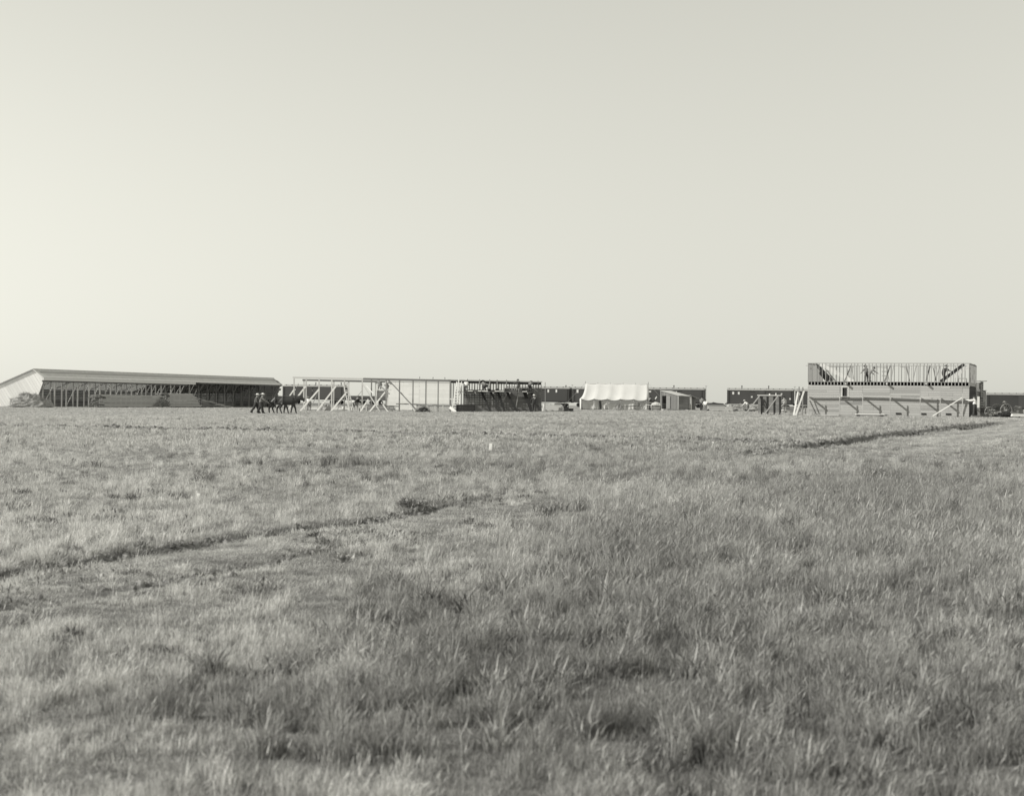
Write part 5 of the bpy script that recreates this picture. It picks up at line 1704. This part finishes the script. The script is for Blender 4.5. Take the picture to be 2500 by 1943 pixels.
def build_grass():
    pts = []
    for d0, d1, dens in ((4.2, 10, 620), (10, 17, 340), (17, 28, 150), (28, 45, 65), (45, 75, 30), (75, 120, 9.0), (120, 190, 3.2), (190, 262, 1.0)):
        half = .355 * d1 + 2.5
        n = int(dens * 2 * half * (d1 - d0))
        x = rng.uniform(-half, half, n); y = rng.uniform(d0, d1, n)
        k = np.abs(x) < .355 * y + 2.5
        pts.append(np.stack([x[k], y[k]], -1))
    xy = np.concatenate(pts); x, y = xy[:, 0], xy[:, 1]
    s, t = sdist(x, y, TR); f, q = sdist(x, y, FU)
    d = np.hypot(x, y)
    keep = np.ones(len(x), bool)
    strong = (1 - sst(3.9, 4.4, t)) + sst(6.6, 7.0, t)
    keep &= ~((s > -.10 - .26 * sst(6.6, 7.0, t)) & (s < .015) & (rng.random(len(x)) < .93 * np.clip(strong + .45 * (1 - sst(5.0, 5.6, t)), 0, 1)))
    keep &= ~((s > -1.75) & (s < -1.35) & (rng.random(len(x)) < .7 * (1 - sst(2.6, 3.6, t))))
    road = np.exp(-((s + 4.0) / 3.4) ** 2) * sst(5.4, 6.9, t) * (s < 0)
    keep &= rng.random(len(x)) > .8 * road
    keep &= ~((f > -1.0) & (f < .25) & (rng.random(len(x)) < .85))
    # not inside the standing buildings
    def inside(o, u, L, n, dep):
        a = (x - o.x) * u.x + (y - o.y) * u.y; b = -((x - o.x) * n.x + (y - o.y) * n.y)
        return (a > -.1) & (a < L + .1) & (b > -.25) & (b < dep)
    keep &= ~inside(BA, BD, BL, BN, BDEP + .5)
    keep &= ~(inside(FA, FD, FLen, FN, 14) & (rng.random(len(x)) < .55))
    so = SW(0, SPC, 0); keep &= ~inside(so, SA, SL, SC, 8.5)
    x, y, s, t, f, q, d = x[keep], y[keep], s[keep], t[keep], f[keep], q[keep], d[keep]
    bare = np.array([mnoise.noise(Vector((a * 1.7, b * 1.1, 4.2))) for a, b in zip(x, y)])
    kp = (bare > -.42) | (rng.random(len(x)) < .35)
    road = road[keep][kp]
    x, y, s, t, f, q, d = x[kp], y[kp], s[kp], t[kp], f[kp], q[kp], d[kp]
    N = len(x)
    # patches of taller growth and of darker, greener plants
    def nz(sc, ox):
        return np.array([mnoise.noise(Vector((a * sc + ox, b * sc * .55, ox * .7))) for a, b in zip(x, y)])
    n1, n2, n3, n4 = nz(.22, 3.1), nz(.8, 9.7), nz(2.3, 5.5), nz(5.0, 1.2)
    tall = .12 * n1 + .26 * n2 + .36 * n3 + .46 * n4 + rng.normal(0, .12, N)
    side = sst(-.16, .22, x / y)                      # taller towards the right-hand foreground
    tall = tall + .20 * side * (1 - sst(30, 60, d)) - .04
    for px, py, rx, ry, k in TALL:
        c = hit(px, py); tall = tall + k * np.exp(-((x - c.x) / rx) ** 2 - ((y - c.y) / ry) ** 2)
    onroad = np.exp(-((s + 1.0) / 1.3) ** 2) * (s < .1) * (1 - sst(3.9, 5.0, t)) + road
    tall = tall - .28 * onroad
    kind = np.where(tall < -.12, 0, np.where(tall < .06, 1, np.where(tall < .2, 2, np.where(tall < .36, 3, 4))))
    r = rng.random(N)
    kind = np.where((r < .05 + .10 * side) & (tall > -.15), 5, kind)
    kind = np.where((r > .10) & (r < .10 + .10 * (n2 > .12)), 6, kind)
    kind = np.where((d > 48) & (r < .8), np.where(tall > .1, 8, 7), kind)
    kind = np.where((r > .985) & (d < 40), 9, kind)
    tone = 1.0 + .16 * n1 + .26 * n2 + .34 * n3 + .36 * n4 + rng.normal(0, .28, N) * (1 - .5 * sst(50, 100, d))
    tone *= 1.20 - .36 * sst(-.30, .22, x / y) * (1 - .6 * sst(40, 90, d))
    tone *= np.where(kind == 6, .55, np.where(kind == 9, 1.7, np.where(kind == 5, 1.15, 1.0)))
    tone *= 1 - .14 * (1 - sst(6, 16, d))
    tone *= np.where((kind == 3) | (kind == 4) | (kind == 8), 1 + .16 * np.sign(rng.random(N) - .45), 1.0)
    for px, py, rx, ry, k in DARK:
        c = hit(px, py)
        w_ = np.exp(-((x - c.x) / rx) ** 2 - ((y - c.y) / ry) ** 2)
        tone *= 1 - k * w_
    tone *= 1 - .25 * onroad * (d < 40) * 0
    tone = np.clip(tone, .25, 1.6)
    # ragged clumps of rank dark growth, thickest right of centre
    ex, ey, ek, et = [], [], [], []
    for (cx_, cy_, sx_, sy_, n_, big) in RANK:
        for i in range(n_):
            px_ = min(2640, cx_ + rng.normal(0, sx_)); py_ = cy_ + rng.normal(0, sy_)
            if py_ < 1100 or (px_ < 760 and 1180 < py_ < 1600): continue
            c = hit(px_, py_)
            for j in range(int(rng.integers(2, 7))):
                ex.append(c.x + rng.normal(0, .13 * big)); ey.append(c.y + rng.normal(0, .22 * big))
                ek.append(int(rng.choice([10, 10, 4, 11]))); et.append(rng.uniform(.42, .98))
    x = np.concatenate([x, ex]); y = np.concatenate([y, ey]); kind = np.concatenate([kind, ek]); tone = np.concatenate([tone, et])
    d = np.hypot(x, y); onroad = np.concatenate([onroad, np.zeros(len(ex))]); N = len(x)
    z = g(x, y)
    sc = rng.uniform(.7, 1.3, N)
    near = .68 + .32 * sst(6, 20, d)
    wide = sc * (1 + .35 * sst(60, 130, d)) * near
    high = sc * near * (1 - .45 * sst(95, 135, d)) * (1 - .3 * np.clip(onroad, 0, 1))
    me = bpy.data.meshes.new('prairie_grass')
    me.vertices.add(N); me.vertices.foreach_set('co', np.stack([x, y, z], -1).astype(np.float32).ravel())
    def att(nm, ty, vals):
        a = me.attributes.new(nm, ty, 'POINT')
        a.data.foreach_set('vector' if ty == 'FLOAT_VECTOR' else 'value', vals)
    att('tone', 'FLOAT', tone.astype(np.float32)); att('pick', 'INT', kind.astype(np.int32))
    rot = np.stack([rng.normal(0, .08, N), rng.normal(0, .08, N), rng.normal(0, .9, N)], -1)
    att('rot', 'FLOAT_VECTOR', rot.astype(np.float32).ravel())
    att('siz', 'FLOAT_VECTOR', np.stack([wide, wide, high], -1).astype(np.float32).ravel())
    o = bpy.data.objects.new('prairie_grass', me); COL.objects.link(o); o['kind'] = 'stuff'
    o['label'] = 'dry prairie grass covering the open field'; o['category'] = 'grass'
    instancer(o, PROTO)
    print('GRASS TUFTS', N)


def instancer(o, coll):
    ng = bpy.data.node_groups.new('scatter', 'GeometryNodeTree')
    ng.interface.new_socket('Geometry', in_out='INPUT', socket_type='NodeSocketGeometry')
    ng.interface.new_socket('Geometry', in_out='OUTPUT', socket_type='NodeSocketGeometry')
    gi, go = ng.nodes.new('NodeGroupInput'), ng.nodes.new('NodeGroupOutput')
    ip = ng.nodes.new('GeometryNodeInstanceOnPoints'); ci = ng.nodes.new('GeometryNodeCollectionInfo')
    ci.inputs['Collection'].default_value = coll; ci.inputs['Separate Children'].default_value = True; ci.inputs['Reset Children'].default_value = True
    def na(nm, ty):
        n = ng.nodes.new('GeometryNodeInputNamedAttribute'); n.data_type = ty; n.inputs[0].default_value = nm; return n
    ng.links.new(gi.outputs[0], ip.inputs['Points']); ng.links.new(ci.outputs[0], ip.inputs['Instance'])
    ip.inputs['Pick Instance'].default_value = True
    ng.links.new(na('pick', 'INT').outputs[0], ip.inputs['Instance Index'])
    ng.links.new(na('rot', 'FLOAT_VECTOR').outputs[0], ip.inputs['Rotation'])
    ng.links.new(na('siz', 'FLOAT_VECTOR').outputs[0], ip.inputs['Scale'])
    ng.links.new(ip.outputs[0], go.inputs[0])
    md = o.modifiers.new('scatter', 'NODES'); md.node_group = ng


# darker, greener growth: picture column, row, half-width and half-depth in metres, strength
RANK = [(2080, 1190, 170, 26, 90, 1.2), (2330, 1180, 110, 30, 55, 1.2), (1900, 1290, 220, 45, 80, 1.0), (1520, 1370, 90, 50, 45, .9), (1600, 1500, 70, 40, 28, .7), (2250, 1320, 160, 60, 50, 1.0), (1150, 1530, 180, 60, 40, .7), (1350, 1650, 250, 90, 45, .6), (2050, 1500, 280, 110, 60, .7), (480, 1690, 160, 70, 12, .5), (900, 1760, 200, 80, 30, .5), (2000, 1760, 300, 100, 45, .5), (800, 1150, 220, 18, 24, 1.2), (1300, 1130, 200, 14, 22, 1.2)]
TALL = [(2150, 1175, 1.2, 2.5, .3), (2300, 1160, 1.5, 3, .25), (2000, 1220, 1.6, 3, .2), (1850, 1330, 1.2, 2.5, .2), (1500, 1380, .8, 1.5, .15), (1500, 1130, 4, 8, .15)]
DARK = [(1540, 1380, .6, 2.2, .5), (1600, 1540, .4, 1.0, .55), (1250, 1560, 1.2, 1.6, .2), (1400, 1700, 1.2, .9, .2), (1500, 1300, .9, 2.5, .25), (1300, 1640, .5, .8, .35), (1080, 1540, .35, .8, .3), (440, 1720, .45, .5, .35), (560, 1680, .3, .4, .25), (240, 1580, .3, .5, .25),
        (2125, 1170, .35, .7, .55), (2190, 1165, .5, 1.2, .3), (2080, 1215, 1.6, 4, .22), (2260, 1190, 1.2, 3, .25), (1840, 1340, .6, 2.0, .28), (1900, 1330, .2, .6, .35), (1290, 1140, 2.5, 8, .12), (1000, 1234, .3, .5, .6), (1030, 1228, .22, .4, .5), (1065, 1072, .35, 1.2, .35),
        (700, 1160, 2.5, 5, .10), (790, 1200, .6, 2, .12), (1400, 1035, 4, 5, .15), (600, 1045, 5, 4, .12), (1250, 1015, 6, 4, .15), (820, 1360, .2, .5, .4), (750, 1860, .4, .4, .25), (1450, 1850, .7, .6, .2), (2150, 1750, .6, .8, .12), (1920, 1900, .8, .6, .15)]
build_grass()


def weed(px, py, rad, h, n, label, seed, D=None):
    c = hit(px, py, g) if D is None else GP(px, D)
    R = random.Random(seed); V, Fc, S = [], [], []
    t = thing('weed', c, label, 'weed', 'dark weeds')
    sv, sf = [], []
    for i in range(9):
        a = R.uniform(0, 6.28); e = c + Vector((math.cos(a) * rad * R.uniform(.2, .9), math.sin(a) * rad * .7, h * R.uniform(.6, 1)))
        v, f = tube_data([c - Vector((0, 0, .04)), c.lerp(e, .5) + Vector((0, 0, h * .08)), e], [.012, .008, .004], 4)
        k = len(sv); sv += v; sf += [tuple(q + k for q in ff) for ff in f]
    mesh_obj('stem', sv, sf, M['plank'], t)
    for i in range(n):
        a = R.uniform(0, 6.28); r = rad * math.sqrt(R.random()); zz = h * R.uniform(.08, 1) * (1 - .45 * (r / rad) ** 2)
        p = c + Vector((math.cos(a) * r, math.sin(a) * r * .7, zz)); d = Vector((math.cos(a) * .6 + R.gauss(0, .4), math.sin(a) * .6 + R.gauss(0, .4), R.uniform(.1, 1))).normalized() * R.uniform(.05, .12) * (h / .3) ** .5
        s_ = d.cross(Vector((R.gauss(0, 1), R.gauss(0, 1), R.gauss(0, 1)))).normalized() * d.length * .18
        k = len(V); V += [p, p + d * .5 - s_, p + d, p + d * .5 + s_]; Fc.append((k, k + 1, k + 2, k + 3))
    mesh_obj('foliage', V, Fc, M['weed'], t)


M['weed'] = mat('weed_leaf', .30, .8, .35, .2, 4)
weed(1000, 1240, .16, .13, 300, 'dark bushy weed at the end of the near wheel rut', 1)
weed(1022, 1236, .12, .10, 200, 'smaller dark weed just right of the weed at the rut end', 2)
weed(2118, 1182, .12, .28, 160, 'tall dark weed standing at right below the dirt road', 3)
weed(2145, 1180, .13, .30, 200, 'broad dark weed right of the tall one below the dirt road', 4)
weed(1066, 1084, .2, .26, 90, 'thin dark weed in the middle distance left of the white stake', 5)
weed(840, 1372, .07, .07, 90, 'small dark weed below the wheel rut left of centre', 6)
weed(395, 992, 1.0, 1.25, 900, 'dark tall weeds standing between the two lumber stacks', 7, D=along_shed(395, 3.2).y)
weed(385, 992, .5, .6, 300, 'low dark weeds at the left foot of the tall weeds by the lumber', 8, D=along_shed(385, 3.4).y)


TR2 = []
for i_ in range(4):
    d_ = TR[i_ + 1] - TR[i_]; d_ = d_ / np.hypot(*d_); TR2.append(TR[i_] + np.array([d_[1], -d_[0]]) * 1.5)
TR2 = np.array(TR2)


def build_clods():
    coll = bpy.data.collections.new('clod_shapes')
    for k in range(3):
        bm = bmesh.new(); bmesh.ops.create_icosphere(bm, subdivisions=2, radius=.13)
        for v in bm.verts:
            v.co *= 1 + .45 * mnoise.noise(v.co * 14 + Vector((k * 5, 0, 0))); v.co.z *= .6
        me = bpy.data.meshes.new('clod_%d' % k); bm.to_mesh(me); bm.free(); me.materials.append(M['clod'])
        o = bpy.data.objects.new('clod_%d' % k, me); coll.objects.link(o)
    P_ = []
    for line, n, off, sd in ((FU, 1500, -.05, .28), (TR[6:], 260, -.10, .16), (TR[:5], 150, -.06, .05), (TR2, 160, 0.0, .16)):
        seg = np.hypot(*(line[1:] - line[:-1]).T); cum = np.concatenate([[0], np.cumsum(seg)])
        for u in rng.uniform(0, cum[-1], n):
            i = min(np.searchsorted(cum, u) - 1, len(seg) - 1); i = max(i, 0); fr = (u - cum[i]) / seg[i]
            dd = (line[i + 1] - line[i]) / seg[i]; nn = np.array([-dd[1], dd[0]])
            P_.append(line[i] + dd * fr * seg[i] + nn * (off + rng.normal(0, sd)))
    A = np.array(P_); N = len(A); z = g(A[:, 0], A[:, 1])
    me = bpy.data.meshes.new('sod_clods'); me.vertices.add(N)
    me.vertices.foreach_set('co', np.stack([A[:, 0], A[:, 1], z], -1).astype(np.float32).ravel())
    def att(nm, ty, vals):
        a = me.attributes.new(nm, ty, 'POINT'); a.data.foreach_set('vector' if ty == 'FLOAT_VECTOR' else 'value', vals)
    att('pick', 'INT', rng.integers(0, 3, N).astype(np.int32))
    att('rot', 'FLOAT_VECTOR', rng.uniform(-.4, 3, (N, 3)).astype(np.float32).ravel())
    sc = rng.uniform(.3, 1.1, N)[:, None] * np.ones((1, 3)) * (.35 + .65 * sst(15, 40, np.hypot(A[:, 0], A[:, 1])))[:, None]
    att('siz', 'FLOAT_VECTOR', sc.astype(np.float32).ravel())
    o = bpy.data.objects.new('sod_clods', me); COL.objects.link(o); o['kind'] = 'stuff'
    o['label'] = 'broken clods of turned sod along the furrow'; o['category'] = 'sod'
    instancer(o, coll)


build_clods()
